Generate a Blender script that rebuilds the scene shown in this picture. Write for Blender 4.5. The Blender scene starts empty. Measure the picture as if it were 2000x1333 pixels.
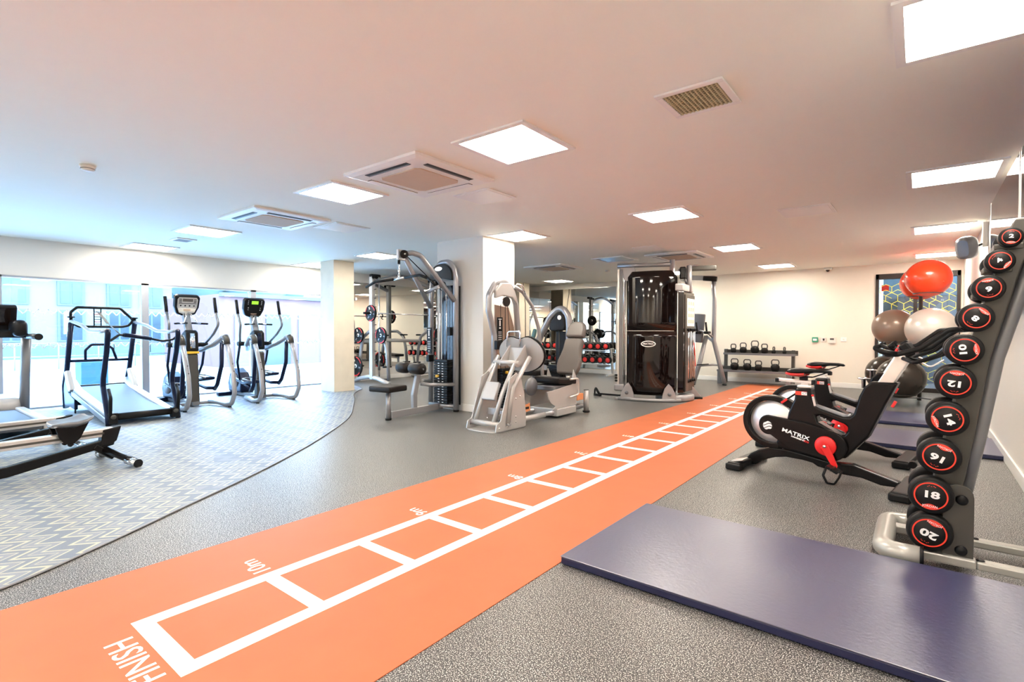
import bpy, bmesh, math, random
from mathutils import Vector, Matrix, Quaternion
random.seed(7)
SC = bpy.context.scene
COL = SC.collection
R = math.radians

# ---------------------------------------------------------------- camera
cam_d = bpy.data.cameras.new('camera'); cam = bpy.data.objects.new('camera', cam_d); COL.objects.link(cam)
cam_d.sensor_width = 36.0; cam_d.lens = 36.0*1010.73/2000.0; cam_d.clip_start = 0.05; cam_d.clip_end = 400
YAW, PIT, ROL = -0.66732, -0.01874, 0.00136
fw = Vector((math.sin(YAW)*math.cos(PIT), math.cos(YAW)*math.cos(PIT), math.sin(PIT)))
rt = Vector((math.cos(YAW), -math.sin(YAW), 0)); up = rt.cross(fw)
r2 = rt*math.cos(ROL)+up*math.sin(ROL); u2 = up*math.cos(ROL)-rt*math.sin(ROL)
cam.matrix_world = Matrix(((r2.x, u2.x, -fw.x, 2.32364), (r2.y, u2.y, -fw.y, -1.14156), (r2.z, u2.z, -fw.z, 1.14217), (0, 0, 0, 1)))
SC.camera = cam

# ---------------------------------------------------------------- view, world, light
SC.view_settings.view_transform = 'Standard'; SC.view_settings.look = 'None'
SC.view_settings.gamma = 1.0; SC.view_settings.use_curve_mapping = False
SC.view_settings.exposure = 1.75
SC.cycles.max_bounces = 12; SC.cycles.diffuse_bounces = 6; SC.cycles.glossy_bounces = 6
SC.cycles.transparent_max_bounces = 16; SC.cycles.transmission_bounces = 6
SC.cycles.sample_clamp_indirect = 6.0; SC.cycles.caustics_reflective = False; SC.cycles.caustics_refractive = False
SC.cycles.use_denoising = True
PANEL_STRENGTH = 14.0
PANEL_COLOR = (1.0, 0.905, 0.78)
WORLD_STRENGTH = 8.8
w = bpy.data.worlds.new('world'); SC.world = w; w.use_nodes = True
nt = w.node_tree; nt.nodes.clear()
wo = nt.nodes.new('ShaderNodeOutputWorld'); bg = nt.nodes.new('ShaderNodeBackground')
tc = nt.nodes.new('ShaderNodeTexCoord'); sx = nt.nodes.new('ShaderNodeSeparateXYZ'); rp = nt.nodes.new('ShaderNodeValToRGB')
nt.links.new(tc.outputs['Generated'], sx.inputs[0]); nt.links.new(sx.outputs['Z'], rp.inputs[0])
rp.color_ramp.elements[0].position = 0.0; rp.color_ramp.elements[0].color = (0.50, 0.75, 1.0, 1)
rp.color_ramp.elements[1].position = 0.6; rp.color_ramp.elements[1].color = (0.32, 0.60, 1.0, 1)
nt.links.new(rp.outputs[0], bg.inputs[0]); bg.inputs[1].default_value = WORLD_STRENGTH
nt.links.new(bg.outputs[0], wo.inputs[0])
pd = bpy.data.lights.new('window_portal', 'AREA'); pd.shape = 'RECTANGLE'; pd.size = 2.0; pd.size_y = 9.6
pd.cycles.is_portal = True
po = bpy.data.objects.new('window_portal', pd); COL.objects.link(po)
po.location = (-7.95, 0.2, 0.97); po.rotation_euler = (0, R(-90), 0)

# ---------------------------------------------------------------- materials
def mat(name, color, rough=0.5, metal=0.0, spec=0.5, coat=0.0, emit=None, es=0.0, var=0.06, vscale=9.0, bump=0.0, bscale=120.0):
    m = bpy.data.materials.new(name); m.use_nodes = True; t = m.node_tree; b = t.nodes['Principled BSDF']
    b.inputs['Roughness'].default_value = rough; b.inputs['Metallic'].default_value = metal
    b.inputs['Specular IOR Level'].default_value = spec; b.inputs['Coat Weight'].default_value = coat
    tcn = t.nodes.new('ShaderNodeTexCoord'); nz = t.nodes.new('ShaderNodeTexNoise'); nz.inputs['Scale'].default_value = vscale; nz.inputs['Detail'].default_value = 3
    t.links.new(tcn.outputs['Object'], nz.inputs['Vector'])
    mx = t.nodes.new('ShaderNodeMix'); mx.data_type = 'RGBA'
    mx.inputs[6].default_value = (*[c*(1-var) for c in color], 1); mx.inputs[7].default_value = (*[min(1, c*(1+var)) for c in color], 1)
    t.links.new(nz.outputs[0], mx.inputs[0]); t.links.new(mx.outputs[2], b.inputs['Base Color'])
    if bump:
        n2 = t.nodes.new('ShaderNodeTexNoise'); n2.inputs['Scale'].default_value = bscale; n2.inputs['Detail'].default_value = 2
        t.links.new(tcn.outputs['Object'], n2.inputs['Vector'])
        bp = t.nodes.new('ShaderNodeBump'); bp.inputs['Strength'].default_value = bump; bp.inputs['Distance'].default_value = 0.003
        t.links.new(n2.outputs[0], bp.inputs['Height']); t.links.new(bp.outputs[0], b.inputs['Normal'])
    if emit:
        b.inputs['Emission Color'].default_value = (*emit, 1); b.inputs['Emission Strength'].default_value = es
    return m
M = {}
M['ceiling'] = mat('painted_ceiling', (0.90, 0.90, 0.83), 0.75, var=0.01)
M['wall'] = mat('cream_wall_paint', (0.80, 0.755, 0.66), 0.7, var=0.012)
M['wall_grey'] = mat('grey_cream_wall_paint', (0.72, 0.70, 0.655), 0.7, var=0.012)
M['trim'] = mat('white_gloss_trim', (0.85, 0.84, 0.81), 0.35, var=0.01)
M['concrete'] = mat('raw_pale_concrete', (0.74, 0.66, 0.53), 0.7, var=0.10, vscale=5, bump=0.15, bscale=40)
M['silver'] = mat('silver_frame_paint', (0.36, 0.36, 0.375), 0.30, 0.45, var=0.03)
M['pale'] = mat('pale_grey_frame_paint', (0.46, 0.455, 0.45), 0.32, 0.25, var=0.03)
M['steelgrey'] = mat('mid_grey_frame_paint', (0.20, 0.205, 0.22), 0.35, 0.4, var=0.03)
M['rackgrey'] = mat('dark_grey_rack_paint', (0.07, 0.066, 0.058), 0.4, 0.3, var=0.04)
M['rackbase'] = mat('pale_rack_base_paint', (0.42, 0.415, 0.385), 0.3, 0.3, var=0.03)
M['chrome'] = mat('polished_chrome', (0.85, 0.85, 0.87), 0.10, 1.0, var=0.01)
M['alu'] = mat('brushed_aluminium', (0.78, 0.76, 0.73), 0.3, 0.85, var=0.03)
M['black'] = mat('black_plastic', (0.006, 0.006, 0.007), 0.38, var=0.1, bump=0.08, bscale=300)
M['satin'] = mat('satin_black_paint', (0.0055, 0.005, 0.0055), 0.27, 0.0, var=0.08)
M['rubber'] = mat('black_rubber', (0.007, 0.007, 0.0075), 0.45, var=0.12, bump=0.12, bscale=200)
M['navy'] = mat('dark_navy_frame_paint', (0.007, 0.012, 0.034), 0.28, 0.2, var=0.06)
M['gloss'] = mat('gloss_black_shroud', (0.007, 0.0035, 0.003), 0.035, var=0.05, coat=1.0)
M['pad'] = mat('brown_grey_vinyl_pad', (0.095, 0.083, 0.076), 0.38, var=0.06, bump=0.1, bscale=180)
M['darkpad'] = mat('dark_brown_vinyl_pad', (0.012, 0.0095, 0.009), 0.4, var=0.08, bump=0.1, bscale=180)
M['red'] = mat('bright_red_paint', (0.75, 0.02, 0.02), 0.3, var=0.05)
M['ringred'] = mat('orange_red_print', (0.80, 0.05, 0.025), 0.4, var=0.05)
M['white'] = mat('white_print', (0.88, 0.88, 0.88), 0.5, var=0.01)
M['face'] = mat('charcoal_dumbbell_face', (0.012, 0.011, 0.011), 0.5, var=0.1)
M['yellow'] = mat('yellow_plastic', (0.85, 0.50, 0.04), 0.4, var=0.04)
M['orange'] = mat('orange_reflection', (0.85, 0.33, 0.14), 0.5, var=0.04)  # flat orange standing in for reflections on the leg press
M['mirror'] = mat('silvered_mirror', (0.86, 0.87, 0.84), 0.0, 1.0, var=0.0)
M['ball_red'] = mat('red_vinyl_ball', (0.85, 0.05, 0.01), 0.25, var=0.03, coat=0.3)
M['ball_brown'] = mat('bronze_vinyl_ball', (0.27, 0.20, 0.155), 0.28, 0.25, var=0.04)
M['ball_cream'] = mat('silver_cream_vinyl_ball', (0.60, 0.56, 0.51), 0.28, 0.25, var=0.03)
M['ball_dark'] = mat('dark_bronze_vinyl_ball', (0.04, 0.032, 0.026), 0.22, 0.3, var=0.04)
M['matblue'] = mat('navy_vinyl_mat', (0.022, 0.025, 0.085), 0.36, var=0.06, bump=0.35, bscale=60)
M['matblue'].node_tree.nodes['Principled BSDF'].inputs['IOR'].default_value = 1.85
M['matblue'].node_tree.nodes['Principled BSDF'].inputs['Specular IOR Level'].default_value = 0.9
M['matside'] = mat('dark_navy_mat_edge', (0.012, 0.014, 0.055), 0.5, var=0.06)
M['belt'] = mat('treadmill_belt', (0.05, 0.055, 0.065), 0.5, var=0.08)
M['iron'] = mat('black_cast_iron', (0.007, 0.0065, 0.006), 0.38, var=0.12, bump=0.2, bscale=150)
M['green'] = mat('green_plastic', (0.02, 0.30, 0.17), 0.4)
M['offwhite'] = mat('offwhite_plastic', (0.78, 0.75, 0.68), 0.45, var=0.02)
M['lcd'] = mat('green_lcd_display', (0.12, 0.3, 0.02), 0.3, emit=(0.25, 0.7, 0.03), es=0.5)
M['tan'] = mat('tan_filter_mesh', (0.60, 0.46, 0.34), 0.8, var=0.04)
M['beige_grille'] = mat('beige_vent_grille', (0.50, 0.44, 0.26), 0.6, var=0.05)
M['ac'] = mat('white_ac_plastic', (0.84, 0.83, 0.81), 0.4, var=0.01)
M['slot'] = mat('dark_slot', (0.02, 0.018, 0.017), 0.6)
M['alubronze'] = mat('grey_aluminium_window_frame', (0.36, 0.38, 0.41), 0.4, 0.4, var=0.02)
M['doorframe'] = mat('black_door_frame', (0.018, 0.015, 0.014), 0.4)
M['lineyellow'] = mat('yellow_vinyl_line', (0.80, 0.78, 0.10), 0.5, var=0.02)
M['frost'] = mat('frosted_white_vinyl', (0.85, 0.88, 0.90), 0.6, var=0.01)
M['warmpanel'] = mat('brown_label_and_orange_reflection', (0.33, 0.22, 0.16), 0.4, 0.1, var=0.05)  # brown with reflected orange put into it for the tower shroud; also a label
M['discpale'] = mat('polished_flywheel', (0.80, 0.76, 0.75), 0.38, 0.75, var=0.02)
M['pend'] = mat('light_diffuser', (0.9, 0.9, 0.9), 0.6, emit=PANEL_COLOR, es=PANEL_STRENGTH, var=0.0)

for k_ in ('black', 'satin', 'rubber', 'face', 'iron', 'darkpad', 'navy'):
    M[k_].node_tree.nodes['Principled BSDF'].inputs['Specular IOR Level'].default_value = 0.22
M['gloss'].node_tree.nodes['Principled BSDF'].inputs['Coat Weight'].default_value = 0.0

def glass(name, tint=(1, 1, 1), refl=0.06, rough=0.0):
    m = bpy.data.materials.new(name); m.use_nodes = True; t = m.node_tree; t.nodes.clear()
    o = t.nodes.new('ShaderNodeOutputMaterial'); mx = t.nodes.new('ShaderNodeMixShader')
    tr = t.nodes.new('ShaderNodeBsdfTransparent'); tr.inputs[0].default_value = (*tint, 1)
    gl = t.nodes.new('ShaderNodeBsdfGlossy'); gl.inputs['Roughness'].default_value = rough
    fr = t.nodes.new('ShaderNodeLayerWeight'); fr.inputs[0].default_value = 0.25
    ma = t.nodes.new('ShaderNodeMath'); ma.operation = 'MULTIPLY_ADD'; ma.inputs[1].default_value = 0.5; ma.inputs[2].default_value = refl
    t.links.new(fr.outputs['Fresnel'], ma.inputs[0]); t.links.new(ma.outputs[0], mx.inputs[0])
    t.links.new(tr.outputs[0], mx.inputs[1]); t.links.new(gl.outputs[0], mx.inputs[2]); t.links.new(mx.outputs[0], o.inputs[0])
    return m
M['glass'] = glass('window_glass', (0.95, 0.98, 1.0), 0.02)
M['smoke'] = glass('smoked_gloss_shroud', (0.035, 0.022, 0.018), 0.10)
M['disc'] = M['discpale']

def floor_mat():
    m = bpy.data.materials.new('speckled_rubber_floor'); m.use_nodes = True; t = m.node_tree; b = t.nodes['Principled BSDF']
    tcn = t.nodes.new('ShaderNodeTexCoord')
    v = t.nodes.new('ShaderNodeTexNoise'); v.inputs['Scale'].default_value = 215; v.inputs['Detail'].default_value = 1.5; v.inputs['Roughness'].default_value = 0.6
    t.links.new(tcn.outputs['Object'], v.inputs['Vector'])
    r = t.nodes.new('ShaderNodeValToRGB'); e = r.color_ramp.elements
    e[0].position = 0.485; e[0].color = (0.014, 0.0145, 0.0155, 1); e[1].position = 0.61; e[1].color = (0.56, 0.55, 0.52, 1)
    x = e.new(0.54); x.color = (0.042, 0.042, 0.042, 1)
    t.links.new(v.outputs[0], r.inputs[0]); t.links.new(r.outputs[0], b.inputs['Base Color'])
    b.inputs['Roughness'].default_value = 0.42; b.inputs['Specular IOR Level'].default_value = 0.55
    return m
M['floor'] = floor_mat()

def track_mat():
    m = mat('orange_track_surface', (0.46, 0.122, 0.046), 0.55, spec=0.35, var=0.12, vscale=4.0, bump=0.05, bscale=200)
    return m
M['track'] = track_mat()
M['line'] = mat('white_track_line', (0.92, 0.91, 0.88), 0.45, var=0.01)

def carpet_mat():
    # grey-blue woven floor with rows of pale zigzags (pattern in object space)
    m = bpy.data.materials.new('zigzag_woven_floor'); m.use_nodes = True; t = m.node_tree; b = t.nodes['Principled BSDF']
    L = t.links.new
    def mth(op, a, c=None, d=None):
        n = t.nodes.new('ShaderNodeMath'); n.operation = op
        for i, val in enumerate((a, c, d)):
            if val is None: continue
            if isinstance(val, (int, float)): n.inputs[i].default_value = val
            else: L(val, n.inputs[i])
        return n.outputs[0]
    tcn = t.nodes.new('ShaderNodeTexCoord'); s = t.nodes.new('ShaderNodeSeparateXYZ'); L(tcn.outputs['Object'], s.inputs[0])
    X, Y = s.outputs['X'], s.outputs['Y']
    tri = mth('MULTIPLY', mth('PINGPONG', X, 0.080), 1.3)
    xx = mth('ADD', Y, tri)
    row = mth('FLOOR', mth('DIVIDE', X, 0.043*2))
    cr = t.nodes.new('ShaderNodeValToRGB'); cr.color_ramp.interpolation = 'CONSTANT'; L(mth('FRACT', mth('DIVIDE', xx, 0.36)), cr.inputs[0])
    e = cr.color_ramp.elements; e[0].position = 0; e[0].color = (1, 1, 1, 1); e[1].position = 0.07; e[1].color = (0, 0, 0, 1)
    for p_, c_ in ((0.20, 1), (0.23, 0), (0.36, 0.9), (0.44, 0), (0.56, 0.8), (0.585, 0), (0.70, 1), (0.75, 0)):
        q_ = e.new(p_); q_.color = (c_, c_, c_, 1)
    n1 = t.nodes.new('ShaderNodeTexNoise'); n1.inputs['Scale'].default_value = 1.6; n1.inputs['Detail'].default_value = 1; L(tcn.outputs['Object'], n1.inputs['Vector'])
    gate = mth('GREATER_THAN', n1.outputs[0], 0.36)
    msk = mth('MULTIPLY', cr.outputs[0], gate)
    n2 = t.nodes.new('ShaderNodeTexNoise'); n2.inputs['Scale'].default_value = 260; L(tcn.outputs['Object'], n2.inputs['Vector'])
    f2 = mth('LESS_THAN', mth('FRACT', mth('DIVIDE', xx, 0.18)), 0.5)
    c0 = t.nodes.new('ShaderNodeMix'); c0.data_type = 'RGBA'; L(f2, c0.inputs[0])
    c0.inputs[6].default_value = (0.17, 0.205, 0.26, 1); c0.inputs[7].default_value = (0.22, 0.25, 0.30, 1)
    c1 = t.nodes.new('ShaderNodeMix'); c1.data_type = 'RGBA'; L(msk, c1.inputs[0])
    L(c0.outputs[2], c1.inputs[6]); c1.inputs[7].default_value = (0.50, 0.49, 0.37, 1)
    c2 = t.nodes.new('ShaderNodeMix'); c2.data_type = 'RGBA'; c2.blend_type = 'MULTIPLY'; c2.inputs[0].default_value = 0.35
    L(c1.outputs[2], c2.inputs[6]); L(n2.outputs[0], c2.inputs[7]); L(c2.outputs[2], b.inputs['Base Color'])
    b.inputs['Roughness'].default_value = 0.5; b.inputs['Specular IOR Level'].default_value = 0.4
    return m
M['carpet'] = carpet_mat()

# ---------------------------------------------------------------- mesh building
def V3(*a): return Vector(a)
class MB:
    """collects shapes; build() links them as ONE mesh object"""
    def __init__(s): s.v = []; s.f = []; s.sm = []; s.mi = []
    def _add(s, vs, fs, smooth=False, mi=0):
        o = len(s.v); s.v += [Vector(p) for p in vs]
        for f in fs: s.f.append([o+i for i in f]); s.sm.append(smooth); s.mi.append(mi)
        return s
    def box(s, c, size, rot=None, mi=0):
        c = Vector(c); h = Vector(size)*0.5; q = rot.to_matrix() if isinstance(rot, Quaternion) else (Matrix.Rotation(rot, 3, 'Z') if isinstance(rot, float) else (rot if rot is not None else Matrix.Identity(3)))
        vs = [c+q@Vector((sx*h.x, sy*h.y, sz*h.z)) for sx in (-1, 1) for sy in (-1, 1) for sz in (-1, 1)]
        return s._add(vs, [(0, 1, 3, 2), (4, 6, 7, 5), (0, 4, 5, 1), (2, 3, 7, 6), (0, 2, 6, 4), (1, 5, 7, 3)], False, mi)
    def b2(s, a, b, mi=0):
        a = Vector(a); b = Vector(b); return s.box((a+b)/2, [abs(x) for x in (b-a)], None, mi)
    def bar(s, a, b, w, h, upv=(0, 0, 1), mi=0):
        """rectangular bar from a to b, w across, h along up"""
        a = Vector(a); b = Vector(b); d = (b-a); l = d.length; d.normalize(); u = Vector(upv)
        r = d.cross(u)
        if r.length < 1e-4: r = d.cross(Vector((1, 0, 0)))
        r.normalize(); u = r.cross(d)
        q = Matrix((d, r, u)).transposed(); return s.box((a+b)/2, (l, w, h), q, mi)
    def prism(s, pts, off, org=(0, 0, 0), mi=0, smooth=False):
        """polygon (list of 3D points) extruded by vector off"""
        o = Vector(org); off = Vector(off); n = len(pts)
        vs = [o+Vector(p) for p in pts]+[o+Vector(p)+off for p in pts]
        fs = [tuple(range(n))[::-1], tuple(range(n, 2*n))]
        s._add(vs, fs, False, mi)
        k = len(s.v)-2*n
        for i in range(n):
            j = (i+1) % n; s.f.append([k+i, k+j, k+n+j, k+n+i]); s.sm.append(smooth); s.mi.append(mi)
        return s
    def tube(s, pts, r, n=10, fillet=0.0, closed=False, cap=True, mi=0, sq=1.0):
        P = [Vector(p) for p in pts]
        if fillet > 0: P = fil(P, fillet, closed)
        m = len(P); rr = r if isinstance(r, (list, tuple)) else [r]*m
        if len(rr) != m: rr = [rr[0]+(rr[-1]-rr[0])*i/(m-1) for i in range(m)]
        T = []
        for i in range(m):
            if closed: t = (P[(i+1) % m]-P[i-1])
            else: t = P[min(i+1, m-1)]-P[max(i-1, 0)]
            T.append(t.normalized() if t.length > 1e-9 else Vector((0, 0, 1)))
        u = T[0].orthogonal().normalized()
        if abs(T[0].z) < 0.99: u = (Vector((0, 0, 1))-T[0]*T[0].z).normalized()
        vs = []
        for i in range(m):
            if i: u = (u-T[i]*u.dot(T[i])).normalized()
            b = T[i].cross(u)
            for k in range(n):
                a = 2*math.pi*k/n; vs.append(P[i]+(u*math.cos(a)*sq+b*math.sin(a))*rr[i])
        fs = []
        for i in range(m if closed else m-1):
            j = (i+1) % m
            for k in range(n):
                l = (k+1) % n; fs.append((i*n+k, i*n+l, j*n+l, j*n+k))
        s._add(vs, fs, True, mi)
        if cap and not closed:
            o = len(s.v)-len(vs)
            s.f.append([o+k for k in range(n)][::-1]); s.sm.append(False); s.mi.append(mi)
            s.f.append([o+(m-1)*n+k for k in range(n)]); s.sm.append(False); s.mi.append(mi)
        return s
    def cyl(s, a, b, r, n=20, mi=0): return s.tube([a, b], r, n, mi=mi)
    def lathe(s, prof, org=(0, 0, 0), axis='Z', n=28, mi=0, rot=None):
        """prof: list of (radius, height) revolved about axis"""
        ax = {'Z': Matrix.Identity(3), 'X': Matrix.Rotation(R(90), 3, 'Y'), 'Y': Matrix.Rotation(R(-90), 3, 'X')}[axis] if isinstance(axis, str) else Vector((0, 0, 1)).rotation_difference(Vector(axis)).to_matrix()
        o = Vector(org); vs = []
        for (r, z) in prof:
            for k in range(n):
                a = 2*math.pi*k/n; vs.append(o+ax@Vector((r*math.cos(a), r*math.sin(a), z)))
        fs = []
        for i in range(len(prof)-1):
            for k in range(n):
                l = (k+1) % n; fs.append((i*n+k, i*n+l, (i+1)*n+l, (i+1)*n+k))
        s._add(vs, fs, True, mi)
        o2 = len(s.v)-len(vs)
        if prof[0][0] > 1e-4: s.f.append([o2+k for k in range(n)][::-1]); s.sm.append(False); s.mi.append(mi)
        if prof[-1][0] > 1e-4: s.f.append([o2+(len(prof)-1)*n+k for k in range(n)]); s.sm.append(False); s.mi.append(mi)
        return s
    def ball(s, c, r, n=32, sq=(1, 1, 1), mi=0):
        m = n//2; pr = []
        vs = []; c = Vector(c)
        for i in range(m+1):
            th = math.pi*i/m
            for k in range(n):
                a = 2*math.pi*k/n; vs.append(c+Vector((r*sq[0]*math.sin(th)*math.cos(a), r*sq[1]*math.sin(th)*math.sin(a), r*sq[2]*math.cos(th))))
        fs = [(i*n+k, (i+1)*n+k, (i+1)*n+(k+1) % n, i*n+(k+1) % n) for i in range(m) for k in range(n)]
        return s._add(vs, fs, True, mi)
    def pad(s, c, size, rot=None, e=0.35, n=6, mi=0):
        """rounded cushion: box with generous rounding"""
        bm = bmesh.new(); bmesh.ops.create_cube(bm, size=1.0)
        for v in bm.verts: v.co = Vector((v.co.x*size[0], v.co.y*size[1], v.co.z*size[2]))
        bmesh.ops.bevel(bm, geom=bm.edges[:]+bm.verts[:], offset=min(size)*e, segments=4, profile=0.5, affect='EDGES')
        q = rot.to_matrix() if isinstance(rot, Quaternion) else (rot if rot is not None else Matrix.Identity(3)); c = Vector(c)
        vs = [c+q@v.co for v in bm.verts]; fs = [[v.index for v in f.verts] for f in bm.faces]; bm.free()
        return s._add(vs, fs, True, mi)
    def text(s, body, M4, size=1.0, depth=0.0, sx=1.0, align='CENTER', mi=0, bold=0.0):
        cu = bpy.data.curves.new('t', 'FONT'); cu.body = body; cu.size = size; cu.extrude = depth; cu.offset = bold; cu.resolution_u = 3
        cu.align_x = align; cu.align_y = 'CENTER'; ob = bpy.data.objects.new('t', cu)
        COL.objects.link(ob); dg = bpy.context.evaluated_depsgraph_get(); me = bpy.data.meshes.new_from_object(ob.evaluated_get(dg))
        vs = [M4 @ Vector((v.co.x*sx, v.co.y, v.co.z)) for v in me.vertices]; fs = [list(p.vertices) for p in me.polygons]
        s._add(vs, fs, False, mi)
        bpy.data.objects.remove(ob); bpy.data.curves.remove(cu); bpy.data.meshes.remove(me)
        return s
    def build(s, name, material, parent=None, bevel=0.0, label=None, loc=None, shade=None):
        me = bpy.data.meshes.new(name); me.from_pydata([tuple(v) for v in s.v], [], s.f); me.update()
        me.polygons.foreach_set('use_smooth', s.sm)
        me.polygons.foreach_set('material_index', s.mi)
        for mm in (material if isinstance(material, (list, tuple)) else [material]): me.materials.append(mm)
        o = bpy.data.objects.new(name, me); COL.objects.link(o)
        if loc is not None: o.location = loc
        if parent is not None: o.parent = parent
        if bevel > 0:
            b = o.modifiers.new('bevel', 'BEVEL'); b.width = bevel; b.segments = 2; b.limit_method = 'ANGLE'; b.angle_limit = R(40); b.harden_normals = False
        if label: o['label'] = label
        return o

def fil(P, rad, closed=False, seg=5):
    out = []; m = len(P)
    for i in range(m):
        if not closed and i in (0, m-1): out.append(P[i]); continue
        a, b, c = P[i-1], P[i], P[(i+1) % m]
        d1 = (a-b); d2 = (c-b); l1, l2 = d1.length, d2.length
        if l1 < 1e-6 or l2 < 1e-6: continue
        d1.normalize(); d2.normalize(); ang = d1.angle(d2)
        if ang > math.pi-0.05: out.append(b); continue
        t = min(rad/math.tan(ang/2), l1*0.48, l2*0.48)
        p0 = b+d1*t; p2 = b+d2*t
        for k in range(seg+1):
            u = k/seg; out.append(p0*(1-u)**2+b*2*u*(1-u)+p2*u*u)
    return out

def tag(o, label=None, cat=None, group=None, kind=None):
    if label: o['label'] = label
    if cat: o['category'] = cat
    if group: o['group'] = group
    if kind: o['kind'] = kind
    return o
def thing(name, label, cat, loc=(0, 0, 0), rz=0.0, group=None):
    o = bpy.data.objects.new(name, None); o.empty_display_size = 0.1; COL.objects.link(o)
    o.location = loc; o.rotation_euler = (0, 0, rz); return tag(o, label, cat, group)
def struct(name, mb, m, bevel=0.0, parent=None):
    o = mb.build(name, m, parent, bevel)
    if parent is None: o['kind'] = 'structure'
    return o
def dup(root, loc=None, rz=None, label=None, group=None):
    r = root.copy(); COL.objects.link(r)
    if loc is not None: r.location = loc
    if rz is not None: r.rotation_euler = (0, 0, rz)
    if label: r['label'] = label
    if group: r['group'] = group
    for ch in list(root.children):
        c = ch.copy(); COL.objects.link(c); c.parent = r
        for g in list(ch.children):
            d = g.copy(); COL.objects.link(d); d.parent = c
    return r
def face_mat(pos, right, upv):
    """matrix for text standing on a surface: x along right, y along upv"""
    r = Vector(right).normalized(); u = Vector(upv).normalized(); n = r.cross(u)
    return Matrix(((r.x, u.x, n.x, pos[0]), (r.y, u.y, n.y, pos[1]), (r.z, u.z, n.z, pos[2]), (0, 0, 0, 1)))
# ================================================================ THE ROOM
XW, XE, YN, YS, H = -7.75, 2.935, 11.33, -4.6, 2.465
struct('floor', MB().b2((XW-0.15, YS-0.1, -0.10), (XE+0.1, YN+0.1, 0)), M['floor'])
struct('ceiling', MB().b2((XW-0.15, YS-0.1, H), (XE+0.1, YN+0.1, H+0.12)), M['ceiling'])
# back wall with an opening for the glazed screen on its right
DX0, DX1, DZ0, DZ1 = 1.63, 2.90, 0.0, 2.27
struct('wall_back', MB().b2((XW-0.1, YN, 0), (DX0, YN+0.12, H)).b2((DX0, YN, DZ1), (XE+0.1, YN+0.12, H)).b2((DX1, YN, 0), (XE+0.1, YN+0.12, DZ1)), M['wall'])
struct('wall_right', MB().b2((XE, YS, 0), (XE+0.12, YN+0.1, H)), M['wall_grey'])
struct('wall_front', MB().b2((XW-0.1, YS-0.1, 0), (XE+0.1, YS, H)), M['wall'])
# window wall: bulkhead over the glazing, solid wall beyond the concrete column
WZ = 1.925
struct('wall_left', MB().b2((XW-0.12, YS, WZ), (XW, 5.35, H)).b2((XW-0.12, 5.35, 0), (XW, YN, H)), M['wall_grey'])
for nm, a, b in (('baseboard_back', (-4.0, YN-0.016, 0), (DX0-0.01, YN, 0.10)), ('baseboard_right', (XE-0.016, YS, 0), (XE, YN, 0.10)),
                 ('baseboard_left', (XW, 5.37, 0), (XW+0.016, YN, 0.10))):
    struct(nm, MB().b2(a, b), M['trim'], 0.004)
struct('baseboard_mirror_wall', MB().b2((XW+0.02, YN-0.016, 0), (-4.01, YN, 0.10)), M['trim'], 0.004)
# clad pillar and two bare concrete columns
px0, px1, py0, py1 = -3.345, -2.435, 4.25, 4.95
struct('wall_pillar', MB().b2((px0, py0, 0), (px1, py1, H)), M['wall_grey'])
struct('baseboard_pillar', MB().b2((px0-0.015, py0-0.015, 0), (px1+0.015, py1+0.015, 0.10)), M['trim'], 0.004)
o = MB().b2((-6.66, 4.36, 0), (-6.22, 4.80, H)).build('concrete_column', M['concrete'], bevel=0.006)
tag(o, kind='structure'); o.name = 'trim_1'
o = MB().b2((-6.64, 9.99, 0), (-6.20, 10.46, H)).build('trim_2', M['concrete'], bevel=0.006); tag(o, kind='structure')
# full-height glazing: three bays in view, more behind the camera
mull = [-4.55, -2.95, -1.35, 0.08, 1.83, 3.60, 5.33]
k = 0
for y0, y1 in zip(mull[:-1], mull[1:]):
    k += 1
    fr = MB()
    fr.b2((XW-0.08, y0, 0.0), (XW+0.02, y0+0.05, WZ)).b2((XW-0.08, y1-0.05, 0.0), (XW+0.02, y1, WZ))
    fr.b2((XW-0.08, y0, WZ-0.03), (XW+0.02, y1, WZ)).b2((XW-0.08, y0, 0.0), (XW+0.02, y1, 0.03))
    wf = fr.build('window_%d' % k, M['alubronze']); wf['kind'] = 'structure'
    MB().b2((XW-0.035, y0+0.05, 0.03), (XW-0.025, y1-0.05, WZ-0.03)).build('glass_pane', M['glass'], wf)
    if y0 > -1.5:
        z = MB()
        for zc in (0.92, 1.42):
            n = int((y1-y0-0.1)/0.055); yy = y0+0.05
            for i in range(n):
                a = (XW-0.022, yy+i*0.055, zc+(0.035 if i % 2 else -0.035)); b_ = (XW-0.022, yy+(i+1)*0.055, zc+(-0.035 if i % 2 else 0.035))
                z.bar(a, b_, 0.002, 0.014, (0, 0, 1))
        z.build('zigzag_band', M['frost'], wf)
# mirrors
def mirror_panel(a, b, lab):
    o = MB().b2(a, b).build('wall_mirror', M['mirror']); return tag(o, lab, 'mirror', 'frameless mirror panels')
MZ0, MZ1 = 0.13, 2.33
xs = [-7.72, -6.48, -5.24, -4.0]
for i, lb in enumerate(('back wall mirror panel in the corner behind the bare concrete column', 'back wall mirror panel above the left part of the red-ended dumbbell rack', 'back wall mirror panel nearest the black cable tower')):
    mirror_panel((xs[i]+0.003, YN-0.012, MZ0), (xs[i+1]-0.003, YN-0.002, MZ1), lb)
ys = [5.42, 6.9, 8.38, 9.86, 11.31]
for i, lb in enumerate(('side wall mirror panel nearest the window, left of the smith machine', 'side wall mirror panel behind the smith machine bar', 'side wall mirror panel seen through the lat pulldown frame', 'side wall mirror panel deep in the mirrored corner')):
    mirror_panel((XW+0.002, ys[i]+0.003, 0.30), (XW+0.012, ys[i+1]-0.003, 2.25), lb)

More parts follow.
